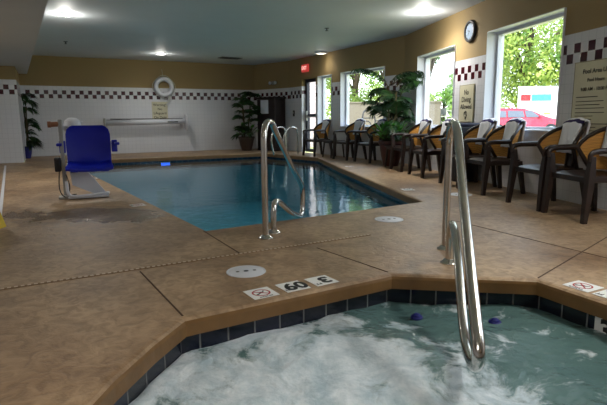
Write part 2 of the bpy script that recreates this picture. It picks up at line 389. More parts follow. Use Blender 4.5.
def text_obj(name, body, size, mat, parent, loc, rot, align='CENTER', sx=1, depth=.0008, spacing=1, bold=0, line=1):
    cu = bpy.data.curves.new(name, 'FONT'); cu.body = body; cu.size = size; cu.align_x = align; cu.align_y = 'CENTER'; cu.extrude = depth; cu.space_line = line
    cu.space_character = spacing; cu.offset = bold; cu.resolution_u = 3
    t = bpy.data.objects.new(name, cu); COL.objects.link(t)
    bpy.context.view_layer.update()
    me = bpy.data.meshes.new_from_object(t.evaluated_get(bpy.context.evaluated_depsgraph_get()))
    bpy.data.objects.remove(t); bpy.data.curves.remove(cu)
    me.materials.clear(); me.materials.append(mat)
    o = bpy.data.objects.new(name, me); COL.objects.link(o); o.parent = parent; o.location = loc; o.rotation_euler = rot; o.scale = (sx, 1, 1)
    return o

# ------------------------------------------------------------ room and fixture positions unprojected from image pixels, remapped for camera roll (metres; x right, y away from the viewer)
CZ = 2.62; SZ = 2.14
def pol(P, ang, d): return (P[0]+cos(R(ang))*d, P[1]+sin(R(ang))*d)
C1 = (-1.529, 16.261); C0 = pol(C1, 207.16, 9.6); C2 = (-0.404, 15.157); C3 = (2.119, 10.707); C4 = (4.477, -2.844)
K0 = (-6.409, 11.492)
# foot of column side on the back wall
u33 = (cos(R(27.16)), sin(R(27.16))); s_ = (K0[0]-C1[0])*u33[0]+(K0[1]-C1[1])*u33[1]; K1 = (C1[0]+u33[0]*s_, C1[1]+u33[1]*s_)
K2 = pol(K0, 213, 3.4); L0 = pol(K2, -57, 14.5)
def ang(A, B): return atan2(B[1]-A[1], B[0]-A[0])
def onwall(A, B, s, d, z):
    a = ang(A, B); return (A[0]+cos(a)*s+sin(a)*d, A[1]+sin(a)*s-cos(a)*d, z), a

def wall(name, A, B, holes=(), z1=CZ, th=.25, mat='wall'):
    Ln = hypot(B[0]-A[0], B[1]-A[1]); bm = bmesh.new()
    ss = sorted({0, Ln, *[h[0] for h in holes], *[h[1] for h in holes]}); zs = sorted({0, z1, *[h[2] for h in holes], *[h[3] for h in holes]})
    def q(*p): bm.faces.new([bm.verts.new(v) for v in p])
    for i in range(len(ss)-1):
        for j in range(len(zs)-1):
            a, b, c, d = ss[i], ss[i+1], zs[j], zs[j+1]
            if any(h[0] <= a+1e-6 and b <= h[1]+1e-6 and h[2] <= c+1e-6 and d <= h[3]+1e-6 for h in holes): continue
            q((a, 0, c), (b, 0, c), (b, 0, d), (a, 0, d)); q((a, th, c), (a, th, d), (b, th, d), (b, th, c))
    for a, b, c, d in holes:
        q((a, 0, c), (a, 0, d), (a, th, d), (a, th, c)); q((b, 0, c), (b, th, c), (b, th, d), (b, 0, d))
        q((a, 0, d), (b, 0, d), (b, th, d), (a, th, d))
        if c > 0: q((a, 0, c), (a, th, c), (b, th, c), (b, 0, c))
    q((0, 0, 0), (0, th, 0), (0, th, z1), (0, 0, z1)); q((Ln, 0, 0), (Ln, 0, z1), (Ln, th, z1), (Ln, th, 0)); q((0, 0, z1), (0, th, z1), (Ln, th, z1), (Ln, 0, z1))
    bmesh.ops.remove_doubles(bm, verts=bm.verts[:], dist=1e-5)
    return struct(mesh_obj(name, bm, M[mat], loc=(A[0], A[1], 0), rotz=ang(A, B)))

HR = [(.73, 2.28, .76, 2.12), (3.27, 4.91, .77, 2.16), (6.9, 8.8, .78, 2.16)]  # last opening is out of view, added to bring daylight to the right side
HM = [(.76, 1.53, 0, 2.04), (1.66, 2.34, .73, 2.06), (2.76, 4.48, .73, 2.07)]
wall('wall_back', K1, C1); wall('wall_corner', C1, C2); wall('wall_middle', C2, C3, HM); wall('wall_right', C3, C4, HR)
wall('wall_rear', C4, L0); wall('wall_left', L0, K2); wall('wall_column', K2, K0); wall('wall_column_side', pol(K0, 123, .02), K1)

ROOM = [C4, C3, C2, C1, K1, K0, K2, L0]
POOL = [(-0.843, 4.247), (1.358, 5.677), (0.733, 9.601), (0.362, 12.309), (-1.083, 14.107), (-5.599, 11.752)]
SPA = [(-0.573, 2.287), (-0.646, 2.025), (-0.707, 1.726), (-0.743, 1.405), (-0.607, 0.953), (-0.256, 0.6), (0.591, 0.347), (1.379, 0.591), (1.818, 1.18), (1.789, 1.82), (1.563, 2.458), (1.376, 2.834), (0.541, 2.959)]

# floor with bullnosed openings
bm = bmesh.new()
lips = [offset_poly(p, .035) for p in (POOL, SPA)]
polys = [[Vector((x, y, 0)) for x, y in ROOM]]+[[Vector((x, y, 0)) for x, y in p] for p in lips]
flat = [v for p in polys for v in p]; vs = [bm.verts.new(v) for v in flat]
for t in tessellate_polygon(polys):
    try: bm.faces.new([vs[i] for i in t])
    except ValueError: pass
for P in (POOL, SPA):
    def L(d, z): return [(x, y, z) for x, y in (offset_poly(P, d) if d else P)]
    ring_strip(bm, [L(.035, 0), L(.017, -.004), L(.005, -.014), L(0, -.03), L(0, -.092), L(.05, -.092)], mi=0)
    for f in bm.faces:
        if all(v.co.z < -.013 for v in f.verts): f.material_index = 1
bmesh.ops.remove_doubles(bm, verts=bm.verts[:], dist=1e-4)
floor = struct(mesh_obj('floor', bm, [M['deck'], M['coping']]))

def basin(name, P, depth, tile, plas, band):
    bm = bmesh.new(); uvl = bm.loops.layers.uv.new('UVMap'); Q = offset_poly(P, .04)
    ring_strip(bm, [[(x, y, -.09) for x, y in Q], [(x, y, -band) for x, y in Q]], 0, uvl)
    v = ring_strip(bm, [[(x, y, -band) for x, y in Q], [(x, y, -depth) for x, y in Q]], 1, uvl)
    f = bm.faces.new(v[1]); f.material_index = 1
    return struct(mesh_obj(name, bm, [M[tile], M[plas]]))
basin('pool_basin', POOL, 1.35, 'pooltile', 'plaster', .32)
basin('spa_basin', SPA, .95, 'spatile', 'spaplaster', .40)

def water(name, P, z, rings, seg_len, amp, mat, label):
    Q = offset_poly(P, .038); cx = sum(p[0] for p in Q)/len(Q); cy = sum(p[1] for p in Q)/len(Q)
    B = []
    for i in range(len(Q)):
        a, b = Q[i], Q[(i+1) % len(Q)]; n = max(1, int(hypot(a[0]-b[0], a[1]-b[1])/seg_len))
        B += [(a[0]+(b[0]-a[0])*k/n, a[1]+(b[1]-a[1])*k/n) for k in range(n)]
    bm = bmesh.new(); prev = None
    for r in range(rings, 0, -1):
        t = r/rings; ring = []
        for x, y in B:
            X, Y = cx+(x-cx)*t, cy+(y-cy)*t; h = 0
            if amp:
                h = amp*(noise.noise(Vector((X*2.6, Y*2.6, 1)))*1.0+noise.noise(Vector((X*7, Y*7, 4)))*.45+noise.noise(Vector((X*17, Y*17, 9)))*.2)
            ring.append(bm.verts.new((X, Y, z+h)))
        if prev:
            for i in range(len(B)):
                k = (i+1) % len(B); bm.faces.new((prev[i], prev[k], ring[k], ring[i]))
        prev = ring
    c = bm.verts.new((cx, cy, z))
    for i in range(len(B)): bm.faces.new((prev[i], prev[(i+1) % len(B)], c))
    o = mesh_obj(name, bm, M[mat], smooth=True)
    for p in o.data.polygons:
        if p.normal.z < 0: p.flip()
    return tag(o, label, 'water', kind='stuff')
water('pool_water', POOL, -.13, 12, .5, 0, 'pwater', 'calm blue-green pool water reflecting the windows')
water('spa_water', SPA, -.19, 40, .05, .024, 'swater', 'churning foamy teal water of the hot tub in the foreground')

# ceiling and soffit
bm = bmesh.new()
for z in (CZ, CZ+.15):
    vs = [bm.verts.new((x, y, z)) for x, y in offset_poly(ROOM, .3)]
    for t in tessellate_polygon([[v.co for v in vs]]): bm.faces.new([vs[i] for i in t])
struct(mesh_obj('ceiling', bm, M['ceiling']))
e0 = (-6.304, 11.871); ed = (3.755, -6.583); el = hypot(*ed); ed = (ed[0]/el, ed[1]/el)
def onback(P, d):      # intersection of line P+d*t with the back wall
    nx, ny = -u33[1], u33[0]; t = ((C1[0]-P[0])*nx+(C1[1]-P[1])*ny)/(d[0]*nx+d[1]*ny); return (P[0]+d[0]*t, P[1]+d[1]*t)
E0 = onback(e0, ed); E1 = (e0[0]+ed[0]*16.5, e0[1]+ed[1]*16.5)
bm = bmesh.new(); SP = [E0, E1, L0, K2, K0, K1]
bot = [bm.verts.new((x, y, SZ)) for x, y in SP]; top = [bm.verts.new((x, y, CZ)) for x, y in SP]
for t in tessellate_polygon([[v.co for v in bot]]): bm.faces.new([bot[i] for i in t])
for i in range(len(SP)):
    k = (i+1) % len(SP)
    if i in (0,): bm.faces.new((bot[i], bot[k], top[k], top[i]))
struct(mesh_obj('ceiling_soffit', bm, M['soffit'])).name = 'trim_1'

# windows and door
def window(n, A, B, h, mull=0, mat='white_frame', door=False, fw=.055):
    a, b, c, d = h; W_, H_ = b-a, d-c; p, an = onwall(A, B, a, 0, c)
    root = struct(thing(('door_%d' if door else 'window_%d') % n, None, None, p, an))
    del_keys = [k for k in ('label', 'category') if k in root.keys()]
    bm = bmesh.new(); y = .17
    for cx, cz, sx, sz in ((W_/2, fw/2, W_, fw), (W_/2, H_-fw/2, W_, fw), (fw/2, H_/2, fw, H_-2*fw), (W_-fw/2, H_/2, fw, H_-2*fw)):
        box(bm, (cx, y, cz), (sx, .09, sz))
    if mull: box(bm, (W_/2, y, mull-c), (W_-2*fw, .06, .06))
    mesh_obj('frame', bm, M[mat], root)
    bm = bmesh.new(); box(bm, (W_/2, y, H_/2), (W_-2*fw+.01, .008, H_-2*fw+.01)); mesh_obj('pane', bm, M['glass'], root)
    if not door:
        bm = bmesh.new(); box(bm, (W_/2, .05, .012), (W_-.004, .19, .02), bev=.004)
        for x in (.006, W_-.006): box(bm, (x, .06, H_/2), (.01, .17, H_-.01))
        box(bm, (W_/2, .06, H_-.006), (W_-.03, .17, .01))
        mesh_obj('lining', bm, M['white_frame'], root)
    else:
        bm = bmesh.new(); box(bm, (.1, .1, 1.02), (.03, .05, .28), bev=.01); box(bm, (W_/2, .11, 1.0), (W_-.2, .03, .045), bev=.01); mesh_obj('handle', bm, M['grey'], root)
    # daylight portal
    ld = bpy.data.lights.new('portal', 'AREA'); ld.shape = 'RECTANGLE'; ld.size = W_; ld.size_y = H_; ld.cycles.is_portal = True
    lo = bpy.data.objects.new('window_portal', ld); COL.objects.link(lo); q, _ = onwall(A, B, (a+b)/2, -.26, (c+d)/2); lo.location = q
    lo.rotation_euler = (R(-90), 0, an)
    return root
window(1, C3, C4, HR[0]); window(2, C3, C4, HR[1]); window(3, C3, C4, HR[2]); window(4, C2, C3, HM[1]); window(5, C2, C3, HM[2])
window(1, C2, C3, HM[0], mull=1.05, mat='navyframe', door=True, fw=.09)
for o in list(COL.objects):
    for k in ('label', 'category'):
        if k in o.keys() and o[k] is None: del o[k]

# ------------------------------------------------------------ deck joints, drain
def strip(name, A, B, w, z, mat):
    bm = bmesh.new(); l = hypot(B[0]-A[0], B[1]-A[1]); box(bm, (l/2, 0, 0), (l, w, .004)); return mesh_obj(name, bm, M[mat], loc=(A[0], A[1], z), rotz=ang(A, B))
J = [((-1.038, 3.054), (-0.595, 2.324)), ((-0.863, 4.208), (-0.452, 3.459)), ((0.097, 3.613), (0.523, 3.008)), ((1.417, 4.548), (2.561, 2.297)), ((1.398, 2.869), (2.492, 3.957)), ((0.563, 3.995), (1.329, 4.493)), ((1.329, 4.493), (3.159, 4.566))]
for i, (a, b) in enumerate(J[:5]): struct(strip('trim_%d' % (i+2), a, b, .008, .0005, 'joint'))
DA, DB = (-2.596, 2.238), (0.544, 4.016); bm = bmesh.new(); l = hypot(DB[0]-DA[0], DB[1]-DA[1])
box(bm, (l/2, 0, 0), (l, .026, .005), mi=1)
n = int(l/.034)
for k in range(n): box(bm, ((k+.5)*l/n, 0, .0015), (.019, .019, .005), mi=0)
o = mesh_obj('deck_drain', bm, [M['drain'], M['slot']], loc=(DA[0], DA[1], .002), rotz=ang(DA, DB)); tag(o, 'long thin dashed cream drain strip running across the tan deck', 'drain')
o = strip('floor_strip', (-6.361, 10.669), (-3.052, 4.935), .035, .002, 'lid'); tag(o, 'thin pale strip set in the deck at the left edge', 'strip')

# ------------------------------------------------------------ deck tiles with depth marks
def marker(loc, rz, kind, label, s=.152, group=None):
    root = thing('depth_marker_tile' if kind != 'nodive' else 'no_diving_tile', label, 'tile', (loc[0], loc[1], .001), rz, group)
    bm = bmesh.new(); box(bm, (0, 0, .0015), (s, s, .003), bev=.0012); mesh_obj('tile', bm, M['tilew'], root)
    z = .0036
    if kind == '09':
        text_obj('numerals', '09', .15, M['black'], root, (-.014, -.002, z), (0, 0, 0), bold=.0045, sx=.95); text_obj('unit_lettering', 'IN', .03, M['black'], root, (.056, .045, z), (0, 0, 0))
    elif kind == '3':
        text_obj('numerals', '3', .135, M['black'], root, (-.018, -.002, z), (0, 0, 0), bold=.0045, sx=1.15); text_obj('unit_lettering', 'FT', .036, M['black'], root, (.048, .045, z), (0, 0, 0))
    elif kind == 'nodive':
        bm = bmesh.new(); pr = .052*s/.152
        n = 28
        for k in range(n):
            a0, a1 = 2*pi*k/n, 2*pi*(k+1)/n
            vs = [bm.verts.new((r*cos(a), r*sin(a), z)) for r, a in ((pr, a0), (pr, a1), (pr*.82, a1), (pr*.82, a0))]; bm.faces.new(vs)
        box(bm, (0, 0, z), (pr*1.8, pr*.16, .0006), rz=R(-42)); mesh_obj('red_ring', bm, M['redink'], root)
        bm = bmesh.new(); box(bm, (.004, .002, z-.0002), (.045, .009, .0006), rz=R(30)); box(bm, (-.018, -.014, z-.0002), (.03, .006, .0006), rz=R(60)); box(bm, (.006, -.012, z-.0002), (.028, .006, .0006), rz=R(-15))
        lathe(bm, [(.001, 0), (.008, 0), (.008, .0005), (.001, .0005)], 10, (.028, .017, z-.0003)); mesh_obj('diver_symbol', bm, M['black'], root)
        text_obj('lettering', 'NO DIVING', .015, M['ink'], root, (0, .064, z), (0, 0, 0))
    return root
rz = R(32+180)
marker((-0.237, 2.637), rz, 'nodive', 'white no diving tile with red ring, left of the three spa edge tiles')
marker((-0.065, 2.745), rz, '09', 'white tile reading 09 upside down, middle of the three spa edge tiles')
marker((0.103, 2.846), rz, '3', 'white tile reading 3 FT upside down, right of the three spa edge tiles')
marker((1.579, 2.713), R(118), 'nodive', 'white no diving tile on the right side of the spa deck')
marker((1.662, 2.559), R(118), '3', 'white tile cut by the right photo edge beside the spa')
g = 'small white tiles beside the pool'
marker((-3.475, 8.188), R(123), '3', 'white tile on pool deck behind the lift base', .152)
marker((-1.865, 5.544), R(123), 'nodive', 'white tile on left pool edge in front of the lift', .152)
marker((1.397, 6.633), R(-80), '3', 'white tile on right pool edge nearest the pool corner', .152)
marker((0.91, 9.929), R(-80), 'nodive', 'white tile on right pool edge farther down, near the chairs', .152)
# vertical depth tile on the spa wall
a0, b0 = Vector(SPA[11]), Vector(SPA[10]); e = (b0-a0).normalized(); nrm = Vector((e.y, -e.x))
pp = a0+e*.42
root = thing('depth_marker_tile', 'white wall tile with bold black 3 just above the spa water at right', 'tile', (pp.x+(-e.y)*-.0, pp.y, -.105-.075), atan2(e.y, e.x))
root.location = (pp.x-e.y*.038, pp.y+e.x*.038, -.168)
bm = bmesh.new(); box(bm, (0, -.003, 0), (.15, .004, .15)); mesh_obj('tile', bm, M['tilew'], root)
text_obj('numerals', '3', .15, M['black'], root, (-.01, -.0062, 0), (R(90), 0, 0), bold=.006)

# two small blue jet fittings at the far side of the spa
for x, y, lb in ((.655, 2.76, 'small blue jet cap in the spa water, left of the handrail'), (1.08, 2.68, 'small blue jet cap in the spa water, right of the handrail')):
    root = thing('jet_cap', lb, 'jet', (x, y, -.185), 0); bm = bmesh.new(); lathe(bm, [(.001, .012), (.016, .011), (.022, .004), (.022, -.02)], 16); mesh_obj('cap', bm, M['navy'], root, smooth=True)
    bm = bmesh.new(); lathe(bm, [(.022, -.004), (.034, -.004), (.034, -.02)], 18); mesh_obj('flange', bm, M['navy'], root, smooth=True)
# skimmer lids
def skimmer(loc, r, label):
    root = thing('skimmer_lid', label, 'lid', (loc[0], loc[1], .0), R(32), 'round white lids in the deck')
    bm = bmesh.new(); lathe(bm, [(.001, .005), (r*.86, .005), (r*.88, .0035), (r*.9, .005), (r*.985, .005), (r, .002), (r, 0)], 40); mesh_obj('lid', bm, M['lid'], root, autosmooth=True)
    for sx, q in ((0, .13), (-1, .09), (1, .09)):
        bm = bmesh.new(); lathe(bm, [(.001, .0055), (r*q, .0058), (r*q, .0048)], 14, (sx*r*.42, -sx*r*.1, 0)); mesh_obj('finger_hole', bm, M['charcoal'], root)
skimmer((-0.365, 3.038), .125, 'round white lid with dark holes in front of the pool handrail')
skimmer((0.809, 4.648), .135, 'round white lid near the right corner of the pool')
skimmer((1.96, 6.168), .14, 'round white lid behind the spa handrail, farthest right')

root = thing('pool_light', 'small blue pool light just under the far pool edge', 'light', (-3.536, 12.822, -.18), R(32.6))
bm = bmesh.new(); mt = Matrix.Rotation(R(90), 4, 'X'); box(bm, (0, -.012, 0), (.22, .02, .07), bev=.008); mesh_obj('lens', bm, M['bluelamp'], root)
bm = bmesh.new(); box(bm, (0, 0, 0), (.27, .012, .11), bev=.004); mesh_obj('bezel', bm, M['steel'], root)
# ------------------------------------------------------------ handrails
def handrail(base, a, main, ret, label, r=.0255, u2=.19, dx=0):
    root = thing('grab_rail', label, 'handrail', (base[0], base[1], 0), R(a))
    bm = bmesh.new()
    pts = smooth_path([(u, 0, z) for u, z in main], 3); tube(bm, pts, r, 14)
    mesh_obj('rail', bm, M['steel'], root, smooth=True)
    for u in (0, u2):
        bm = bmesh.new(); lathe(bm, [(r*1.02, .03), (r*1.35, .026), (r*1.9, .012), (r*2.3, .006), (r*2.35, 0)], 24, (u, 0, 0)); mesh_obj('escutcheon', bm, M['steel'], root, smooth=True)
    return root
handrail((1.034, 3.555), -101.5, [(0, 0), (0, .35), (0, .70), (.01, .83), (.10, .90), (.30, .925), (.50, .89), (.70, .76), (1.01, .53), (1.39, .275), (1.62, .13), (1.745, .06), (1.76, -.01), (1.65, -.075), (1.50, -.10), (1.36, -.10), (1.24, -.06), (1.0, .095), (.82, .205), (.62, .28), (.44, .29), (.37, .22), (.36, .1), (.36, 0)], None, 'large stainless steel handrail looping down over the spa water', u2=.36)
handrail((-0.307, 3.936), 75, [(0, 0), (0, .4), (0, .72), (0, .84), (.06, .925), (.2, .925), (.30, .84), (.55, .67), (.85, .45), (1.07, .32), (1.15, .25), (1.16, .14), (1.15, .03), (1.10, -.015), (1.02, -.02), (.7, .08), (.42, .215), (.30, .26), (.23, .24), (.2, .15), (.2, 0)], None, 'stainless steel handrail standing at the near end of the pool', u2=.2)
# ladder rails at the far end
root = thing('pool_ladder', 'pair of chrome ladder rails at the far right pool end', 'ladder', (-.52, 13.55, 0), R(-48+90))
for k, dy in enumerate((-.26, .26)):
    bm = bmesh.new(); tube(bm, smooth_path([(.25, dy, 0), (.25, dy, .5), (.22, dy, .7), (.0, dy, .74), (-.2, dy, .6), (-.27, dy, .35), (-.2, dy, .1), (-.16, dy, -.02)], 3), .022, 10); mesh_obj('rail', bm, M['steel'], root, smooth=True)
root.location = (-.50, 13.587, 0); root.rotation_euler.z = R(42)

# ------------------------------------------------------------ pool lift
root = thing('pool_lift', 'blue seated pool lift on a white post at the left pool edge', 'pool lift', (-2.923, 6.092, 0), R(22))
bm = bmesh.new(); box(bm, (0, 0, .5), (.045, .06, .92), bev=.008); box(bm, (0, 0, .015), (.16, .16, .03), bev=.008); mesh_obj('mast', bm, M['grey'], root)
bm = bmesh.new(); tube(bm, [(-.10, 0, .90), (.0, 0, .905)], .03, 14); tube(bm, [(-.135, 0, .90), (-.10, 0, .90)], .037, 14); mesh_obj('actuator', bm, M['copper'], root)
bm = bmesh.new(); lathe(bm, [(.01, .10), (.05, .095), (.09, .06), (.10, 0), (.10, -.06), (.01, -.06)], 20, (.13, .12, .88)); box(bm, (.05, .06, .86), (.14, .05, .05)); tube(bm, [(.13, .1, .92), (.25, .12, .925)], .009, 8); mesh_obj('motor_housing', bm, M['lid'], root, autosmooth=True)
bm = bmesh.new()
# shell: curved back flowing into the seat
prof = [(.02, .885), (.024, .872), (.03, .84), (.035, .78), (.04, .65), (.03, .5), (-.0, .44), (-.07, .405), (-.25, .40), (-.40, .395), (-.43, .375)]
wid = [.17, .20, .235, .252, .255, .25, .25, .25, .255, .26, .255]
rows = []
for off in (0, .022):
    R_ = []
    for (y, z), w in zip(prof, wid):
        row = []
        for k in range(11):
            t = k/10*2-1; cup = .035*t*t
            row.append(bm.verts.new((.30+w*t, y-cup*(1 if z > .45 else .2)-(0 if off == 0 else -off if z > .45 else 0), z+(cup*.6 if z < .45 else 0)-(off if z < .45 else 0))))
        R_.append(row)
    rows.append(R_)
for R_ in rows:
    for i in range(len(R_)-1):
        for k in range(10): bm.faces.new((R_[i][k], R_[i][k+1], R_[i+1][k+1], R_[i+1][k]))
A_, B_ = rows
for k in range(10):
    bm.faces.new((A_[0][k], A_[0][k+1], B_[0][k+1], B_[0][k])); bm.faces.new((A_[-1][k], A_[-1][k+1], B_[-1][k+1], B_[-1][k]))
for i in range(len(A_)-1):
    for k in (0, 10): bm.faces.new((A_[i][k], A_[i+1][k], B_[i+1][k], B_[i][k]))
mesh_obj('seat', bm, M['blue'], root, autosmooth=True)
for sx in (-1, 1):
    bm = bmesh.new(); box(bm, (.30+sx*.295, -.0, .63), (.07, .05, .15), bev=.01); box(bm, (.30+sx*.325, -.05, .66), (.06, .14, .035), bev=.01); mesh_obj('armrest', bm, M['navy'] if 0 else M['blue'], root)
bm = bmesh.new()
for x in (.13, .30, .47): box(bm, (x, -.25, .365), (.08, .3, .03), bev=.006)
mesh_obj('seat_ribs', bm, M['blue'], root)
bm = bmesh.new(); vs = [(.06, .33), (.26, .33), (.45, .06), (.42, .03), (.30, .05), (.08, .16)]
f0 = [bm.verts.new((x, .0, z)) for x, z in vs]; f1 = [bm.verts.new((x, .05, z)) for x, z in vs]; bm.faces.new(f0); bm.faces.new(f1)
for i in range(len(vs)): k = (i+1) % len(vs); bm.faces.new((f0[i], f0[k], f1[k], f1[i]))
mesh_obj('side_panel', bm, M['lid'], root)
bm = bmesh.new(); tube(bm, smooth_path([(.02, -.1, .22), (.03, -.14, .05), (.12, -.18, .035), (.42, -.12, .05), (.5, -.1, .06), (.46, -.05, .03)], 2), .018, 10); box(bm, (.26, -.1, .02), (.46, .12, .02), bev=.006); mesh_obj('footrest', bm, M['lid'], root)
bm = bmesh.new(); box(bm, (-.06, -.02, .42), (.07, .1, .17), bev=.012); mesh_obj('battery_box', bm, M['charcoal'], root)
bm = bmesh.new(); tube(bm, smooth_path([(-.05, -.04, .34), (-.07, -.06, .12), (-.02, -.08, .02), (.05, -.06, .03), (.0, -.03, .2)], 3), .006, 8); tube(bm, smooth_path([(.02, -.04, .3), (.06, -.06, .15), (.03, -.06, .04), (.12, -.04, .05)], 3), .006, 8); mesh_obj('cable', bm, M['charcoal'], root)

# ------------------------------------------------------------ back wall items
def wthing(name, label, cat, A, B, s, d, z, group=None):
    p, a = onwall(A, B, s, d, z); return thing(name, label, cat, p, a, group)
LB = hypot(C1[0]-K1[0], C1[1]-K1[1])
def bs(s): return LB-s       # distances on the back wall are counted from the far corner
BW = (K1, C1)
root = wthing('life_ring', 'white ring buoy hanging above the sign on the back wall', 'life ring', *BW, bs(2.86), .11, 1.88)
bm = bmesh.new(); n = 40; tube(bm, [(.225*cos(2*pi*k/n), 0, .225*sin(2*pi*k/n)) for k in range(n)], .088, 14, closed=True, flat=.75); mesh_obj('ring', bm, M['lid'], root, smooth=True)
bm = bmesh.new(); tube(bm, [((.315+.015*cos(8*pi*k/n))*cos(2*pi*k/n), 0, (.315+.015*cos(8*pi*k/n))*sin(2*pi*k/n)) for k in range(n)], .007, 6, closed=True)
tube(bm, [(-.02, 0, .30), (-.03, .04, .5)], .006, 6); tube(bm, smooth_path([(.12, -.03, -.25), (.14, -.02, -.38), (.08, 0, -.46), (.05, .02, -.52)], 2), .02, 6); mesh_obj('rope', bm, M['fence'], root)

def sign(name, label, A, B, s, z, w, h, lines, border=True):
    root = wthing(name, label, 'sign', A, B, s, .012, z)
    bm = bmesh.new(); box(bm, (0, 0, 0), (w, .016, h), bev=.003); mesh_obj('panel', bm, M['sign'], root)
    if border:
        bm = bmesh.new()
        for cx, cz, sx, sz in ((0, h/2-.006, w, .006), (0, -h/2+.006, w, .006), (-w/2+.006, 0, .006, h-.012), (w/2-.006, 0, .006, h-.012)): box(bm, (cx, -.0085, cz), (sx, .002, sz))
        mesh_obj('border', bm, M['signedge'], root)
    for t, zz, sz in lines: text_obj('lettering', t, sz, M['ink'], root, (0, -.0095, zz), (R(90), 0, 0), bold=sz*.012)
    return root
sign('lifeguard_sign', 'cream warning sign about no lifeguard under the ring buoy', *BW, bs(2.99), 1.17, .45, .58, [('Warning!', .20, .10), ('No', .08, .10), ('Lifeguard', -.04, .10), ('On Duty', -.16, .10)], False)
# white horizontal tube with round end plate
root = wthing('pool_cover_reel', 'long white horizontal tube with round end plate along the back wall', 'reel', *BW, bs(4.55), .24, .87)
bm = bmesh.new(); tube(bm, [(0, 0, 0), (2.22, 0, .03)], .082, 16); mesh_obj('roller', bm, M['lid'], root, smooth=True)
bm = bmesh.new(); box(bm, (1.15, -.02, .098), (2.0, .05, .022)); box(bm, (1.85, -.085, .01), (.3, .01, .03)); mesh_obj('dark_rail', bm, M['charcoal'], root)
mt = Matrix.Translation((2.25, 0, .0)) @ Matrix.Rotation(R(90), 4, 'Y')
bm = bmesh.new(); lathe(bm, [(.01, -.02), (.22, -.02), (.25, 0), (.22, .02), (.01, .02)], 24, mat=mt); mesh_obj('end_plate', bm, M['lid'], root, autosmooth=True)
bm = bmesh.new(); box(bm, (.0, 0, 0), (.05, .16, .26), bev=.02); mesh_obj('end_bracket', bm, M['grey'], root)
bm = bmesh.new()
for x in (.12, 2.1): bm = bmesh.new(); box(bm, (x, .16, 0), (.05, .16, .05)); mesh_obj('wall_arm', bm, M['grey'], root)

# ------------------------------------------------------------ corner: dark cabinet, lights, exit sign
CW = (C1, C2); LC = hypot(C2[0]-C1[0], C2[1]-C1[1])
root = wthing('towel_cabinet', 'tall dark wooden cabinet with white notice at the far corner', 'cabinet', *CW, 1.08, .28, 0)
bm = bmesh.new(); box(bm, (0, 0, .78), (.80, .42, 1.5), bev=.012); box(bm, (0, 0, 1.56), (.86, .46, .05), bev=.01); box(bm, (0, 0, .03), (.82, .44, .06)); mesh_obj('carcass', bm, M['darkwood'], root)
for sx in (-1, 1):
    bm = bmesh.new(); box(bm, (sx*.195, -.222, .42), (.37, .02, .62), bev=.008); d_ = mesh_obj('door', bm, M['darkwood'], root)
    bm = bmesh.new(); box(bm, (sx*.05, -.24, .5), (.015, .02, .1), bev=.004); mesh_obj('handle', bm, M['grey'], d_)
bm = bmesh.new()
for z in (.78, 1.0): box(bm, (0, -.225, z), (.76, .02, .025))
mesh_obj('shelf_edge', bm, M['charcoal'], root)
bm = bmesh.new(); box(bm, (-.05, -.222, 1.3), (.34, .012, .40), rz=0); mesh_obj('notice', bm, M['paper'], root)
root = wthing('emergency_light', 'small grey emergency light high above the dark cabinet', 'light', *CW, .95, .04, 2.02)
bm = bmesh.new(); box(bm, (0, 0, 0), (.16, .07, .09), bev=.015); mesh_obj('housing', bm, M['grey'], root)
for sx in (-1, 1):
    bm = bmesh.new(); lathe(bm, [(.01, 0), (.045, 0), (.05, .03), (.02, .06), (.01, .06)], 14, mat=Matrix.Translation((sx*.12, -.03, 0)) @ Matrix.Rotation(R(90), 4, 'X')); mesh_obj('lamp_head', bm, M['lid'], root, autosmooth=True)
MW = (C2, C3)
root = wthing('exit_sign', 'red lit EXIT sign above the dark glazed door', 'exit sign', *MW, 1.03, .04, 2.32)
bm = bmesh.new(); box(bm, (0, 0, 0), (.34, .06, .2), bev=.01); mesh_obj('housing', bm, M['exitred'], root); text_obj('lettering', 'EXIT', .13, M['exitw'], root, (0, -.032, 0), (R(90), 0, 0), bold=.003)
root = wthing('wall_switch', 'small dark control plate on the tiles left of the door', 'switch', *MW, .3, .012, 1.1)
bm = bmesh.new(); box(bm, (0, 0, 0), (.09, .02, .17), bev=.004); mesh_obj('plate', bm, M['charcoal'], root); bm = bmesh.new(); box(bm, (0, -.014, .02), (.04, .012, .05), bev=.003); mesh_obj('button', bm, M['grey'], root)

# ------------------------------------------------------------ right wall items
RW = (C3, C4)
root = wthing('wall_clock', 'round black-rimmed wall clock high between the two right windows', 'clock', *RW, 2.76, .0, 2.25)
rot = Matrix.Rotation(R(90), 4, 'X')
bm = bmesh.new(); lathe(bm, [(.118, .03), (.135, .045), (.155, .045), (.165, .03), (.165, 0)], 36, mat=rot); mesh_obj('rim', bm, M['charcoal'], root, autosmooth=True)
bm = bmesh.new(); lathe(bm, [(.001, .03), (.13, .03), (.13, .005)], 36, mat=rot); mesh_obj('face', bm, M['clockface'], root)
bm = bmesh.new()
for k in range(12):
    bm = bmesh.new(); a = k*pi/6; box(bm, (0, 0, 0), (.006, .002, .022), mat=Matrix.Translation((sin(a)*.108, -.032, cos(a)*.108)) @ Matrix.Rotation(a, 4, 'Y')); mesh_obj('hour_mark', bm, M['black'], root)
for nm, a, l, w in (('hour_hand', R(285), .06, .01), ('minute_hand', R(215), .09, .007)):
    bm = bmesh.new(); box(bm, (0, 0, l/2-.01), (w, .002, l), mat=Matrix.Translation((0, -.036, 0)) @ Matrix.Rotation(a, 4, 'Y')); mesh_obj(nm, bm, M['black'], root)
root = sign('no_diving_sign', 'cream No Diving Allowed sign below the clock', *RW, 2.73, 1.165, .46, .58, [('No', .17, .115), ('Diving', .06, .115), ('Allowed', -.05, .108)])
bm = bmesh.new(); n = 24
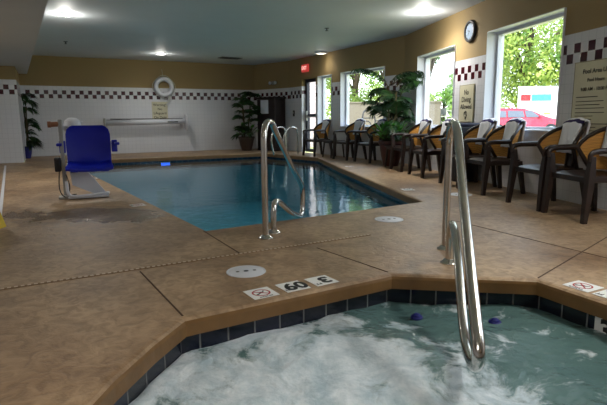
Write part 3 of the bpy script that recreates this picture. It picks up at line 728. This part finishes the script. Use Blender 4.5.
tube(bm, [(.045*cos(2*pi*k/n), -.01, -.165+.045*sin(2*pi*k/n)) for k in range(n)], .005, 6, closed=True); box(bm, (0, -.01, -.165), (.085, .003, .009), mat=Matrix.Translation((0, 0, -.165)) @ Matrix.Rotation(R(45), 4, 'Y') @ Matrix.Translation((0, 0, .165)))
box(bm, (0, -.01, -.15), (.012, .003, .05)); vs = [bm.verts.new(p) for p in ((-.03, -.011, -.215), (.03, -.011, -.215), (0, -.011, -.255))]; bm.faces.new(vs); mesh_obj('no_diving_symbol', bm, M['ink'], root)
root = sign('pool_rules_sign', 'large cream Pool Area Use rules sign at the right edge', *RW, 5.47, 1.03, .66, 1.0, [('Pool Area Use', .39, .066), ('Pool Hours', .30, .052), ('9:00 AM - 10:00 PM', .205, .052)])
random.seed(3); z = .125
for ln in range(14):
    bm = bmesh.new(); x = -.27; end = random.uniform(-.02, .26)
    box(bm, ((x+end)/2, -.0095, z), (end-x, .001, .007)); mesh_obj('rule_line', bm, M['ink'], root)
    z -= .036 if ln % 3 else .046

# ------------------------------------------------------------ plastic armchairs
def make_chair():
    root = thing('armchair', 'x', 'chair', (0, 0, 0))
    dk = M['dark']
    # seat: dished plate
    bm = bmesh.new(); n = 9; top = []; bt = []
    for j in range(n):
        r1, r2 = [], []
        for i in range(n):
            u, v = i/(n-1)*2-1, j/(n-1)*2-1
            x = u*(.25 if v < .2 else .25-.03*(v-.2)); y = -.25+(v+1)*.235; z = .425-.018*(1-u*u)*(1-v*v)-(.03*max(0, -v-.6)/.4)
            r1.append(bm.verts.new((x, y, z))); r2.append(bm.verts.new((x, y, z-.02)))
        top.append(r1); bt.append(r2)
    for j in range(n-1):
        for i in range(n-1): bm.faces.new((top[j][i], top[j][i+1], top[j+1][i+1], top[j+1][i])); bm.faces.new((bt[j][i], bt[j][i+1], bt[j+1][i+1], bt[j+1][i]))
    for i in range(n-1):
        for j in (0, n-1): bm.faces.new((top[j][i], top[j][i+1], bt[j][i+1], bt[j][i])); bm.faces.new((top[i][j], top[i+1][j], bt[i+1][j], bt[i][j]))
    box(bm, (0, -.245, .385), (.48, .02, .05), bev=.005)
    for sx in (-1, 1): box(bm, (sx*.245, -.01, .385), (.02, .46, .05), bev=.005)
    mesh_obj('seat', bm, dk, root)
    # legs (tapered, slightly splayed)
    for sx in (-1, 1):
        for pts, w in (([(sx*.278, -.285, 0), (sx*.265, -.25, .42), (sx*.275, -.25, .60)], (.021, .033, .021)), ([(sx*.262, .27, 0), (sx*.235, .2, .41)], (.020, .03))):
            bm = bmesh.new()
            rings = []
            for (x, y, z), hw in zip(pts, w): rings.append([bm.verts.new((x+a*hw, y+b*hw, z)) for a, b in ((-1, -1), (1, -1), (1, 1), (-1, 1))])
            for A, B in zip(rings, rings[1:]):
                for k in range(4): bm.faces.new((A[k], A[(k+1) % 4], B[(k+1) % 4], B[k]))
            bm.faces.new(rings[0]); bm.faces.new(rings[-1]); mesh_obj('leg', bm, dk, root)
    # arms
    for sx in (-1, 1):
        bm = bmesh.new(); tube(bm, smooth_path([(sx*.275, -.27, .56), (sx*.28, -.275, .63), (sx*.285, -.2, .65), (sx*.29, -.08, .65), (sx*.28, .04, .652)], 2), .027, 8, flat=.6); mesh_obj('armrest', bm, dk, root, smooth=True)
    # barrel back: hoop, woven infill, centre splat
    def bp(t, h):      # t -1..1 across, h 0..1 up
        w = .215+.065*min(1, h/.5)
        return Vector((t*w, .235+.085*h-(.08+.16*min(1, h/.5)*(1-.35*max(0, h-.5)))*t*t, .42+.45*h))
    def hmax(t): return .50+.50*math.sqrt(max(0, 1-abs(t)**2.4))
    arc = [bp(cos(pi*(1-k/14)), hmax(cos(pi*(1-k/14)))) for k in range(15)]
    hoop = [bp(-1, .0), bp(-1, .25)]+arc+[bp(1, .25), bp(1, 0)]
    bm = bmesh.new(); tube(bm, hoop, .021, 8); mesh_obj('back_frame', bm, dk, root, smooth=True)
    for sx in (-1, 1):
        bm = bmesh.new(); g = []
        for j in range(9):
            row = []
            for i in range(7):
                t = sx*(.26+.74*i/6); h = .04+(hmax(t)-.05)*j/8; row.append(bm.verts.new(bp(t, h)+Vector((0, .004, 0))))
            g.append(row)
        for j in range(8):
            for i in range(6):
                if (g[j][i].co-g[j][i+1].co).length > 1e-4 or (g[j+1][i].co-g[j+1][i+1].co).length > 1e-4:
                    try: bm.faces.new((g[j][i], g[j][i+1], g[j+1][i+1], g[j+1][i]))
                    except ValueError: pass
        mesh_obj('woven_panel', bm, M['weave'], root, smooth=True)
    bm = bmesh.new()
    for tt in (-.26, .26):
        tube(bm, [bp(tt, h/6*.97) for h in range(0, 7)], .014, 6)
    g = [[bm.verts.new(bp(-.26+.52*i/4, .0+.96*j/6)+Vector((0, .006, 0))) for i in range(5)] for j in range(7)]
    for j in range(6):
        for i in range(4): bm.faces.new((g[j][i], g[j][i+1], g[j+1][i+1], g[j+1][i]))
    mesh_obj('back_splat', bm, dk, root, smooth=True)
    return root
def make_towel():
    # towel folded over the top of the back
    bm = bmesh.new(); uvl = bm.loops.layers.uv.new('UVMap')
    path = [(.225, .57), (.238, .63), (.254, .70), (.270, .78), (.282, .85), (.290, .90), (.325, .930), (.360, .918), (.370, .86), (.358, .8), (.350, .7), (.345, .62)]
    g = []
    for j, (y, z) in enumerate(path):
        row = []
        for i in range(9):
            t = i/8*2-1; x = t*.128+(.0 if j < 5 else .005); row.append(bm.verts.new((x, y-.022+(-.02*t*t)+.006*sin(i*2.1+j*.7)-(.02 if j < 6 else -.0), z-.02*abs(t)**2*(1 if 3 < j < 8 else 0)+.004*sin(i*1.7))))
        g.append(row)
    for j in range(len(path)-1):
        for i in range(8):
            f = bm.faces.new((g[j][i], g[j][i+1], g[j+1][i+1], g[j+1][i]))
            for l, (a, b) in zip(f.loops, ((i, j), (i+1, j), (i+1, j+1), (i, j+1))): l[uvl].uv = (a/8, b/(len(path)-1))
    o = mesh_obj('towel', bm, M['towel'], smooth=True)
    md = o.modifiers.new('thick', 'SOLIDIFY'); md.thickness = .022; md.offset = 0
    return tag(o, 'x', 'towel')
chair0 = make_chair(); towel0 = make_towel(); used = []
def place_chair(W_, s, d, twist, label, tl):
    p, a = onwall(*W_, s, d, 0)
    if not used:
        used.append(1); c, t = chair0, towel0; c['label'] = label; c['group'] = 'dark armchairs along the wall'
        c.location = p; c.rotation_euler = (0, 0, a+R(twist))
    else:
        c = dup(chair0, p, a+R(twist), label, 'dark armchairs along the wall'); t = towel0.copy(); COL.objects.link(t)
    t.location = p; t.rotation_euler = (0, 0, a+R(twist)); t['label'] = tl; t['group'] = 'white towels over the chair backs'
    return c
place_chair(RW, 6.01, .41, 0, 'dark brown armchair under the pool rules sign, nearest the right edge', 'white towel on the chair nearest the right photo edge')
place_chair(RW, 5.38, .41, 0, 'dark brown armchair right of the big window with red car', 'white towel with dark stripe on the chair left of the rules sign')
place_chair(RW, 4.28, .41, 0, 'dark brown armchair under the red car, right one of that pair', 'white towel on the right chair of the pair under the big window')
place_chair(RW, 3.63, .41, 0, 'dark brown armchair just right of the dark bin', 'white towel on the chair just right of the dark bin')
place_chair(RW, 2.42, .41, 0, 'dark brown armchair just left of the dark bin', 'white towel on the chair just left of the dark bin')
place_chair(RW, 1.50, .41, 0, 'dark brown armchair under the window nearest the big palm', 'white towel on the chair nearest the big palm, right of it')
place_chair(MW, 4.58, .38, 0, 'dark brown armchair partly hidden by the big palm, left of it', 'white towel mostly hidden behind the big palm leaves')
place_chair(MW, 3.72, .38, 0, 'dark brown armchair in front of the wide far window', 'white towel on the chair in front of the wide far window')
place_chair(MW, 2.28, .38, 0, 'dark brown armchair beside the far glazed door', 'white towel on the chair beside the far glazed door')
def side_table(W_, s, d, label, w=.42, h=.42):
    p, a = onwall(*W_, s, d, 0); root = thing('side_table', label, 'table', p, a)
    bm = bmesh.new(); box(bm, (0, 0, h-.015), (w, w, .03), bev=.008); box(bm, (0, 0, h-.05), (w-.06, w-.06, .04)); mesh_obj('tabletop', bm, M['dark'], root)
    for sx in (-1, 1):
        for sy in (-1, 1):
            bm = bmesh.new(); tube(bm, [(sx*(w/2-.02), sy*(w/2-.02), 0), (sx*(w/2-.05), sy*(w/2-.05), h-.03)], [.018, .024], 6); mesh_obj('leg', bm, M['dark'], root)
side_table(MW, 2.97, .36, 'low dark plastic side table between two far chairs')
side_table(RW, .95, .45, 'low dark side table between the big palm pot and chairs')
p, a = onwall(*RW, 3.09, .24, 0); root = thing('towel_bin', 'black square bin between chairs below the No Diving sign', 'bin', p, a)
bm = bmesh.new(); box(bm, (0, 0, .42), (.40, .36, .80), bev=.02); box(bm, (0, 0, .02), (.34, .3, .04)); mesh_obj('body', bm, M['charcoal'], root)
bm = bmesh.new(); box(bm, (0, 0, .845), (.43, .39, .05), bev=.015); mesh_obj('rim', bm, M['navyframe'], root)

# ------------------------------------------------------------ palms
def frond(bm, base, az, length, rise, droop, w=.17, nl=16, seed=0, mi=0, lw=.017):
    rnd = random.Random(seed); pts = []; p = Vector(base); el_ = rise; st = length/14
    for k in range(15):
        pts.append(p.copy()); p = p+Vector((cos(az)*cos(el_), sin(az)*cos(el_), sin(el_)))*st; el_ -= droop/14
    tube(bm, pts[::2], [.008*(1-i/9) + .002 for i in range(len(pts[::2]))], 5, mi=1)
    side = Vector((-sin(az), cos(az), 0))
    for k in range(3, 15):
        t = (k-2)/12.0; ll = w*math.sin(min(1, t*1.1+.15)*pi*.85)*1.6+.05; tan = (pts[k]-pts[k-1]).normalized()
        for sub in (0, .5):
            q = pts[k-1].lerp(pts[k], sub+.3*rnd.random())
            for sg in (-1, 1):
                d = (side*sg*.9+tan*.75+Vector((0, 0, -.35-.3*rnd.random()))).normalized()*ll*rnd.uniform(.8, 1.15)
                m_ = q+d*.5+Vector((0, 0, .03)); e_ = q+d+Vector((0, 0, -.03)); n_ = tan*lw
                a1, a2, b1, b2, c_ = [bm.verts.new(v) for v in (q-n_*.4, q+n_*.4, m_+n_, m_-n_, e_)]
                for f in ((a1, a2, b1, b2), (b2, b1, c_)): bm.faces.new(f).material_index = mi
ROOMC = (-.5, 8.0)
def clamp_room(bm, loc, planes):
    for v in bm.verts:
        for A, B, m in planes:
            e = Vector((B[0]-A[0], B[1]-A[1])).normalized(); nn = Vector((e.y, -e.x)); p = Vector((v.co.x+loc[0]-A[0], v.co.y+loc[1]-A[1])); d = p.dot(nn)
            if d < m:
                q = nn*(m-d); v.co.x += q.x; v.co.y += q.y
def palm(loc, potr, poth, label, fr, potmat='terracotta', leaf='palm', stems=3, stemh=.7, seed=1, low=None, name='potted_palm', planes=()):
    root = thing(name, label, 'plant', loc)
    bm = bmesh.new(); lathe(bm, [(potr*.5, 0), (potr*.62, .01), (potr*.82, poth*.4), (potr*.98, poth*.85), (potr*1.06, poth*.88), (potr*1.06, poth), (potr*.92, poth), (potr*.88, poth*.9), (.01, poth*.88)], 28); mesh_obj('pot', bm, M[potmat], root, autosmooth=True)
    bm = bmesh.new(); lathe(bm, [(.01, poth*.93), (potr*.88, poth*.9), (potr*.86, poth*.86)], 20); mesh_obj('soil', bm, M['soil'], root)
    rnd = random.Random(seed); bm = bmesh.new(); tops = []
    for k in range(stems):
        a = rnd.uniform(0, 6.28); x, y = cos(a)*.06, sin(a)*.06; tp = (x*2+rnd.uniform(-.05, .05), y*2, poth+stemh*rnd.uniform(.75, 1)); tops.append(tp)
        tube(bm, smooth_path([(x, y, poth*.85), (x*1.4, y*1.4, poth+stemh*.4), tp], 2), .016, 7)
    mesh_obj('stem', bm, M['stem'], root)
    bm = bmesh.new()
    for i, (az, ln, rise, drp, ti, zz) in enumerate(fr):
        b_ = Vector(tops[ti % stems]); b_.z += zz; frond(bm, b_, R(az), ln, R(rise), R(drp), seed=seed*50+i)
    clamp_room(bm, loc, planes); mesh_obj('fronds', bm, [M[leaf], M['stem']], root)
    if low:
        bm = bmesh.new()
        for k in range(low):
            az = rnd.uniform(0, 6.28); el_ = rnd.uniform(.3, 1.3); L_ = rnd.uniform(.16, .36); b_ = Vector((cos(az)*.08, sin(az)*.08, poth*.95)); d = Vector((cos(az)*cos(el_), sin(az)*cos(el_), sin(el_)))
            tip = b_+d*L_; sd = d.cross(Vector((0, 0, 1))).normalized()*.045
            tube(bm, [b_, tip], .004, 4, mi=1)
            vs = [bm.verts.new(v) for v in (tip, tip+d*.06+sd, tip+d*.17-Vector((0, 0, .03)), tip+d*.06-sd)]; bm.faces.new(vs)
        clamp_room(bm, loc, planes); mesh_obj('low_leaves', bm, [M['palmb'], M['stem']], root)
    return root
rnd = random.Random(5)
def rf(n, l0, l1, r0, r1, d0, d1, ns, z0=-.3, z1=0): return [(360*i/n+rnd.uniform(-20, 20), rnd.uniform(l0, l1), rnd.uniform(r0, r1), rnd.uniform(d0, d1), i, rnd.uniform(z0, z1)) for i in range(n)]
palm((-1.72, 15.3, 0), .24, .42, 'tall dark potted palm in the far corner beside the cabinet', rf(24, .20, .34, 45, 84, 60, 120, 4, -.85, .2), potmat='darkpot', stems=4, stemh=1.1, seed=2, low=30, planes=((K1, C1, .04), (C1, C2, .05)))
palm((1.756, 10.017, 0), .24, .50, 'big potted palm with bright low leaves at the wall corner', rf(26, .32, .62, 30, 82, 60, 125, 5, -.95, .2)+[(-8, .8, 62, 110, 0, .2), (10, .9, 66, 120, 1, .25), (-30, .85, 60, 120, 2, .25), (150, .9, 66, 80, 1, .2)], stems=5, stemh=1.05, seed=3, low=110, planes=((C2, C3, .04), (C3, C4, .04)))
palm((-6.98, 12.663, 0), .14, .30, 'dark tall plant half hidden behind the left column', rf(24, .14, .26, 30, 80, 90, 150, 4, -1.0, .30), potmat='navy', stems=4, stemh=1.05, seed=4, planes=((K1, C1, .04), (K0, K1, .04)))

# wet floor sign at the left edge
root = thing('wet_floor_sign', 'yellow folding floor sign cut off by the left photo edge', 'floor sign', (-2.85, 4.22, 0), R(0))
for sg in (-1, 1):
    bm = bmesh.new(); mt = Matrix.Translation((sg*.10-.0, 0, .30)) @ Matrix.Rotation(-sg*R(18), 4, 'Y'); box(bm, (0, 0, 0), (.018, .30, .60), bev=.006, mat=mt); mesh_obj('panel', bm, M['yellow'], root)
bm = bmesh.new(); tube(bm, [(0, -.12, .585), (0, .12, .585)], .014, 8); mesh_obj('hinge', bm, M['charcoal'], root)

# ------------------------------------------------------------ ceiling fixtures
def downlight(loc, label, power, mat='lamp', surf=False, r=.10, z=CZ, soft=.1):
    root = thing('ceiling_light', label, 'ceiling light', (loc[0], loc[1], z), 0, 'round ceiling lights')
    bm = bmesh.new(); h = -.05 if surf else -.012
    lathe(bm, [(r*1.35, 0), (r*1.35, h), (r*1.02, h-.004), (r, h+.004)], 28); mesh_obj('trim_ring', bm, M['white_frame'], root, autosmooth=True)
    bm = bmesh.new(); lathe(bm, [(.001, h-.012), (r*.7, h-.009), (r*1.0, h)], 28); mesh_obj('lens', bm, M[mat], root, smooth=True)
    ld = bpy.data.lights.new('lamp', 'SPOT'); ld.energy = power; ld.spot_size = R(165); ld.spot_blend = 1; ld.shadow_soft_size = soft; ld.color = (1, .96, .88)
    lo = bpy.data.objects.new('lamp_bulb', ld); COL.objects.link(lo); lo.parent = root; lo.location = (0, 0, -.09 if not surf else -.12)
    pd = bpy.data.lights.new('lamp_glow', 'POINT'); pd.energy = power*.13; pd.shadow_soft_size = .09; pd.color = (1, .96, .88)
    po = bpy.data.objects.new('lamp_glow', pd); COL.objects.link(po); po.parent = root; po.location = (0, 0, -.16)
downlight((-3.768, 8.365), 'bright ceiling light at upper left of the photo', 100)
downlight((-3.636, 13.308), 'ceiling light near the back wall above the ring buoy', 50)
downlight((1.946, 8.406), 'bright ceiling light at top right above the right windows', 130)
downlight((0.471, 13.125), 'dim domed ceiling light near the exit sign', 10, 'lampdim', True, .12)
downlight((2.6, 2.2), 'ceiling light above the spa, right side', 190, soft=.35)
downlight((-4.4, 5.6), 'added fill lamp under the low soffit at left, out of view', 55, z=SZ)  # unseen lamp, added to brighten the soffit
downlight((-.6, .4), 'added fill lamp under the low soffit above the viewer, out of view', 95, z=SZ, soft=.35)  # extra fill overhead, not a visible fixture of the room
root = thing('air_vent', 'dark rectangular vent in the far ceiling', 'vent', (-2.0, 14.3, CZ), R(33))
bm = bmesh.new(); box(bm, (0, 0, -.008), (.62, .3, .014), bev=.004); mesh_obj('frame', bm, M['vent'], root)
bm = bmesh.new()
for k in range(6): box(bm, (0, -.1+k*.04, -.018), (.54, .012, .012))
mesh_obj('louvre', bm, M['charcoal'], root)
for x, y, lb in ((-2.65, 7.15, 'small ceiling sprinkler right of the upper left light'), (-5.1, 11.2, 'small ceiling sprinkler near the soffit edge'), (.46, 9.8, 'small ceiling sprinkler in the middle of the ceiling')):
    root = thing('sprinkler_head', lb, 'sprinkler', (x, y, CZ)); bm = bmesh.new(); lathe(bm, [(.045, 0), (.045, -.006), (.015, -.008), (.014, -.04), (.03, -.045), (.03, -.05), (.001, -.05)], 16); mesh_obj('head', bm, M['vent'], root, autosmooth=True)

# ------------------------------------------------------------ outdoors
bm = bmesh.new()
for x0, y0, x1, y1 in ((-30, -20, 90, 120),): box(bm, ((x0+x1)/2, (y0+y1)/2, -2.0), (x1-x0, y1-y0, .1))
struct(mesh_obj('ground_base', bm, M['grass'])).name = 'ground'
bm = bmesh.new(); P = [(4.6, 2.0), (2.55, 11.2), (.0, 15.9), (-1.4, 17.5), (2, 24), (8, 60), (70, 60), (70, 0), (6, -3)]
vs = [bm.verts.new((x, y, -.06)) for x, y in P]
for t in tessellate_polygon([[v.co for v in vs]]): bm.faces.new([vs[i] for i in t])
struct(mesh_obj('lawn', bm, M['grass']))
bm = bmesh.new(); box(bm, (19, 27.5, -.045), (26, 6.5, .02)); struct(mesh_obj('parking_lot', bm, M['asphalt']))

def tree(loc, h, r, mat, label, seed, n=2600, ls=.28, bottom=.25, group=None, name='leafy_tree', squash=1.0):
    rn = random.Random(seed); root = thing(name, label, 'tree', loc, 0, group)
    bm = bmesh.new(); tube(bm, smooth_path([(0, 0, 0), (rn.uniform(-.1, .1), 0, h*.25), (rn.uniform(-.3, .3), 0, h*.6)], 2), [h*.03]*3+[h*.026]*4+[h*.02]*3 if 0 else h*.025, 8)
    for k in range(5):
        a = rn.uniform(0, 6.28); tube(bm, [(0, 0, h*rn.uniform(.25, .5)), (cos(a)*r*.5, sin(a)*r*.5, h*rn.uniform(.6, .8))], h*.01, 6)
    mesh_obj('trunk', bm, M['bark'], root)
    bm = bmesh.new(); cl = []
    for k in range(26):
        a = rn.uniform(0, 6.28); v = rn.uniform(-1, 1); q = math.sqrt(1-v*v)*rn.uniform(.45, .95); cl.append((cos(a)*q*r, sin(a)*q*r, h*(bottom+1)/2+v*h*(1-bottom)/2*.85, r*rn.uniform(.22, .42)))
    for k in range(n):
        cx, cy, cz, cr = rn.choice(cl); d = Vector((rn.gauss(0, 1), rn.gauss(0, 1), rn.gauss(0, 1))).normalized()*cr*rn.uniform(.5, 1.05)
        p = Vector((cx, cy, cz))+d*1.0; nrm_ = (d.normalized()+Vector((rn.uniform(-.7, .7), rn.uniform(-.7, .7), rn.uniform(-.3, .9)))).normalized(); t1 = nrm_.orthogonal().normalized(); t1.rotate(Matrix.Rotation(rn.uniform(0, 6.28), 3, nrm_)); t2 = nrm_.cross(t1); s = ls*rn.uniform(.6, 1.2)
        bm.faces.new([bm.verts.new(v) for v in (p-t1*s, p+t2*s*.5, p+t1*s, p-t2*s*.5)])
    me = mesh_obj('foliage', bm, M[mat], root); return root
tree((16.6, 38, -.06), 12.0, 6.0, 'leafA', 'large sunlit tree above the red car', 11, 20000, .17, .20)
tree((29, 40, -.06), 10.0, 4.0, 'leafA', 'sunlit tree behind the right end of the white board', 15, 5000, .18, .2)
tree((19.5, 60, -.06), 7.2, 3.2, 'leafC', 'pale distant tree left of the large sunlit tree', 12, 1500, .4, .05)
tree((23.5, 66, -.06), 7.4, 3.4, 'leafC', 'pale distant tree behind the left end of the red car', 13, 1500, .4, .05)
tree((4.12, 17.2, -.06), 5.4, .85, 'leafD', 'dark tree with hanging branches beside the middle right window', 14, 2500, .07, .38)
tree((16.6, 60, -.06), 4.2, 2.6, 'leafB', 'low round green tree in the distance, right of two', 16, 1200, .3, .0)
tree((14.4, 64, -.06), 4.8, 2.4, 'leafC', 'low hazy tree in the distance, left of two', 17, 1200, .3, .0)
tree((2.0, 25.5, -.06), 6.6, 2.5, 'leafA', 'bright bushy tree filling the left of the wide far window', 18, 9000, .09, .05)
tree((4.4, 26.5, -.06), 6.4, 2.5, 'leafA', 'bright bushy tree filling the right of the wide far window', 19, 9000, .09, .05)
tree((.5, 28, -.06), 6.5, 2.2, 'leafA', 'yellow green tree seen through the narrow far window', 20, 5000, .1, .02)
tree((3.2, 31, -.06), 8.0, 3.0, 'leafB', 'taller green tree behind the bright bushy trees', 21, 5000, .13, .1)

# low wall and patio chairs outside the wide far window
bm = bmesh.new(); box(bm, (0, 0, .8), (4.6, .2, 1.72)); box(bm, (0, 0, 1.68), (4.7, .28, .06), bev=.01); o = mesh_obj('garden_wall', bm, M['stucco'], loc=(3.7, 22.3, -.06), rotz=R(-3)); tag(o, 'beige garden wall outside the wide far window', 'wall')
def patio_chair(loc, rz, label):
    root = thing('patio_chair', label, 'chair', loc, rz)
    bm = bmesh.new(); box(bm, (0, 0, .44), (.5, .48, .04), bev=.01); mesh_obj('seat', bm, M['charcoal'], root)
    bm = bmesh.new(); tube(bm, smooth_path([(-.26, .22, .4), (-.27, .26, .8), (-.15, .3, 1.02), (.15, .3, 1.02), (.27, .26, .8), (.26, .22, .4)], 2), .025, 7); tube(bm, [(-.25, .26, .75), (.25, .26, .75)], .015, 6); mesh_obj('backrest', bm, M['charcoal'], root)
    for sx in (-1, 1):
        for sy in (-1, 1):
            bm = bmesh.new(); tube(bm, [(sx*.24, sy*.22, 0), (sx*.23, sy*.2, .43)], .018, 6); mesh_obj('leg', bm, M['charcoal'], root)
        bm = bmesh.new(); tube(bm, smooth_path([(sx*.25, -.2, .42), (sx*.27, -.2, .64), (sx*.27, .24, .66)], 2), .016, 6); mesh_obj('armrest', bm, M['charcoal'], root)
patio_chair((2.35, 16.9, .2), R(30), 'black patio chair outside the wide window, left one'); patio_chair((2.85, 16.3, .2), R(-20), 'black patio chair outside the wide window, right one')
bm = bmesh.new(); box(bm, (2.2, 16.8, .07), (2.6, 2.6, .25)); struct(mesh_obj('patio', bm, M['stucco']))
bm = bmesh.new(); box(bm, (0, 0, 2), (1.25, .3, 4.2)); o = mesh_obj('brick_wall', bm, M['brick'], loc=(.0, 18.2, -.1), rotz=R(5)); tag(o, 'pale brick wall seen through the glazed door', 'wall')

# red car
def side_car(loc, rz, label):
    root = thing('car', label, 'car', loc, rz)
    def prism(name, prof, w0, w1, z0, z1, mat, parent=root, bev=.04):
        bm = bmesh.new(); L_ = []
        for sg in (-1, 1): L_.append([bm.verts.new((x, sg*(w0+(w1-w0)*max(0, min(1, (z-z0)/(z1-z0))))/2, z)) for x, z in prof])
        bm.faces.new(L_[0]); bm.faces.new(L_[1])
        for i in range(len(prof)): k = (i+1) % len(prof); bm.faces.new((L_[0][i], L_[0][k], L_[1][k], L_[1][i]))
        if bev: bmesh.ops.bevel(bm, geom=bm.edges[:], offset=bev, segments=2, affect='EDGES')
        return mesh_obj(name, bm, M[mat], parent, autosmooth=True)
    prism('body', [(-2.05, .30), (-2.1, .55), (-2.05, .85), (-1.95, 1.0), (-1.5, 1.36), (-1.2, 1.45), (-.1, 1.44), (.35, 1.30), (1.0, .98), (1.7, .84), (2.02, .68), (2.08, .45), (2.0, .25), (-1.9, .22)], 1.74, 1.30, .95, 1.45, 'carred')
    for a_, b_, c_, d_ in ((-1.62, -.95, -1.42, -.95), (-.88, -.02, -.88, -.10), (.04, .78, -.02, .34)):
        bm = bmesh.new()
        for sg in (-1, 1):
            q = [(a_, sg*.875, .97), (b_, sg*.875, .97), (d_, sg*.74, 1.30), (c_, sg*.74, 1.32)]; bm.faces.new([bm.verts.new(v) for v in q])
        mesh_obj('side_window', bm, M['carglass'], root)
    bm = bmesh.new(); bm.faces.new([bm.verts.new(v) for v in ((1.0, -.66, 1.03), (1.0, .66, 1.03), (.38, .56, 1.33), (.38, -.56, 1.33))]); mesh_obj('windscreen', bm, M['carglass'], root)
    for x in (-1.35, 1.3):
        for sg in (-1, 1):
            bm = bmesh.new(); mt = Matrix.Translation((x, sg*.80, .32)) @ Matrix.Rotation(R(90), 4, 'X'); lathe(bm, [(.19, -.11), (.30, -.11), (.325, -.08), (.325, .08), (.30, .11), (.19, .11)], 24, mat=mt); w = mesh_obj('wheel', bm, M['tyre'], root, autosmooth=True)
            bm = bmesh.new(); lathe(bm, [(.01, -.10), (.2, -.10), (.2, .10), (.01, .10)], 20, mat=mt); mesh_obj('rim', bm, M['rim'], w)
    for sg in (-1, 1):
        bm = bmesh.new(); box(bm, (.72, sg*.93, 1.0), (.12, .2, .13), bev=.03); mesh_obj('mirror', bm, M['carred'], root)
        bm = bmesh.new(); box(bm, (1.92, sg*.6, .70), (.2, .36, .12), bev=.03); mesh_obj('headlight', bm, M['signwhite'], root)
side_car((11.65, 27.2, -.035), R(-6), 'red hatchback parked outside the big right window')
# white board
root = thing('billboard', 'white outdoor board with red and teal lettering blocks behind the car', 'board', (15.15, 32.2, -.05), R(-6))
bm = bmesh.new(); box(bm, (0, 0, 1.7), (3.0, .12, 2.4), bev=.01); mesh_obj('panel', bm, M['signwhite'], root)
for x in (-1.3, 1.3): bm = bmesh.new(); box(bm, (x, .08, .7), (.1, .1, 1.4)); mesh_obj('post', bm, M['fence'], root)
bm = bmesh.new(); box(bm, (-1.05, -.065, 2.2), (.6, .01, .40)); mesh_obj('red_block', bm, M['bred'], root)
bm = bmesh.new(); box(bm, (-.1, -.065, 2.2), (1.2, .01, .42)); mesh_obj('teal_block', bm, M['bteal'], root)
bm = bmesh.new(); box(bm, (-.0, -.065, 1.55), (1.9, .01, .06)); mesh_obj('text_bar', bm, M['btext'], root)
bm = bmesh.new(); box(bm, (.3, -.065, 1.2), (.4, .01, .14)); mesh_obj('orange_block', bm, M['borange'], root)
# far fence and a small board in the field
root = thing('rail_fence', 'pale rail fence far across the dry field', 'fence', (6, 46, -.05), R(0))
bm = bmesh.new()
for z in (.6, 1.1, 1.6): box(bm, (8, 0, z), (26, .05, .06))
mesh_obj('rail', bm, M['fence'], root)
for k in range(14):
    bm = bmesh.new(); box(bm, (-5+k*2, 0, .85), (.09, .09, 1.7)); mesh_obj('post', bm, M['fence'], root)
root = thing('field_notice', 'small grey notice board on post seen through the middle right window', 'board', (6.1, 22.5, -.05), 0)
bm = bmesh.new(); box(bm, (0, 0, .6), (.06, .06, 1.2)); mesh_obj('post', bm, M['vent'], root); bm = bmesh.new(); box(bm, (0, 0, 1.25), (.5, .05, .28), bev=.01); mesh_obj('panel', bm, M['vent'], root)

# ------------------------------------------------------------ light
w = bpy.data.worlds.new('sky'); bpy.context.scene.world = w; w.use_nodes = True; nt = w.node_tree; bg = nt.nodes['Background']
tc = N(nt, 'ShaderNodeTexCoord'); sp = N(nt, 'ShaderNodeSeparateXYZ'); nt.links.new(tc.outputs['Generated'], sp.inputs[0])
rp = N(nt, 'ShaderNodeValToRGB'); nt.links.new(sp.outputs[2], rp.inputs[0]); e = rp.color_ramp.elements; e[0].position = 0; e[0].color = (.93, .96, 1, 1); e[1].position = .6; e[1].color = (.62, .78, 1, 1)
nt.links.new(rp.outputs[0], bg.inputs[0]); bg.inputs[1].default_value = 4.8
sd = bpy.data.lights.new('sun', 'SUN'); sd.energy = 7; sd.angle = R(1); sd.color = (1, .95, .84); so = bpy.data.objects.new('sun', sd); COL.objects.link(so)
so.rotation_euler = Vector((.45, .62, -.95)).to_track_quat('-Z', 'Y').to_euler()

# ------------------------------------------------------------ camera
cd = bpy.data.cameras.new('camera'); cam = bpy.data.objects.new('camera', cd); COL.objects.link(cam); bpy.context.scene.camera = cam
cd.sensor_width = 36; cd.lens = 36*500/607; cam.location = (0, 0, .95)
pitch = math.atan((202.5-118.5)/500)
cam.rotation_euler = (Matrix.Rotation(R(90)-pitch, 4, 'X') @ Matrix.Rotation(R(-.4), 4, 'Z')).to_euler()
sc = bpy.context.scene
sc.view_settings.view_transform = 'Standard'; sc.view_settings.exposure = 0
sc.cycles.use_denoising = True; sc.cycles.max_bounces = 10; sc.cycles.transparent_max_bounces = 16; sc.cycles.sample_clamp_indirect = 6
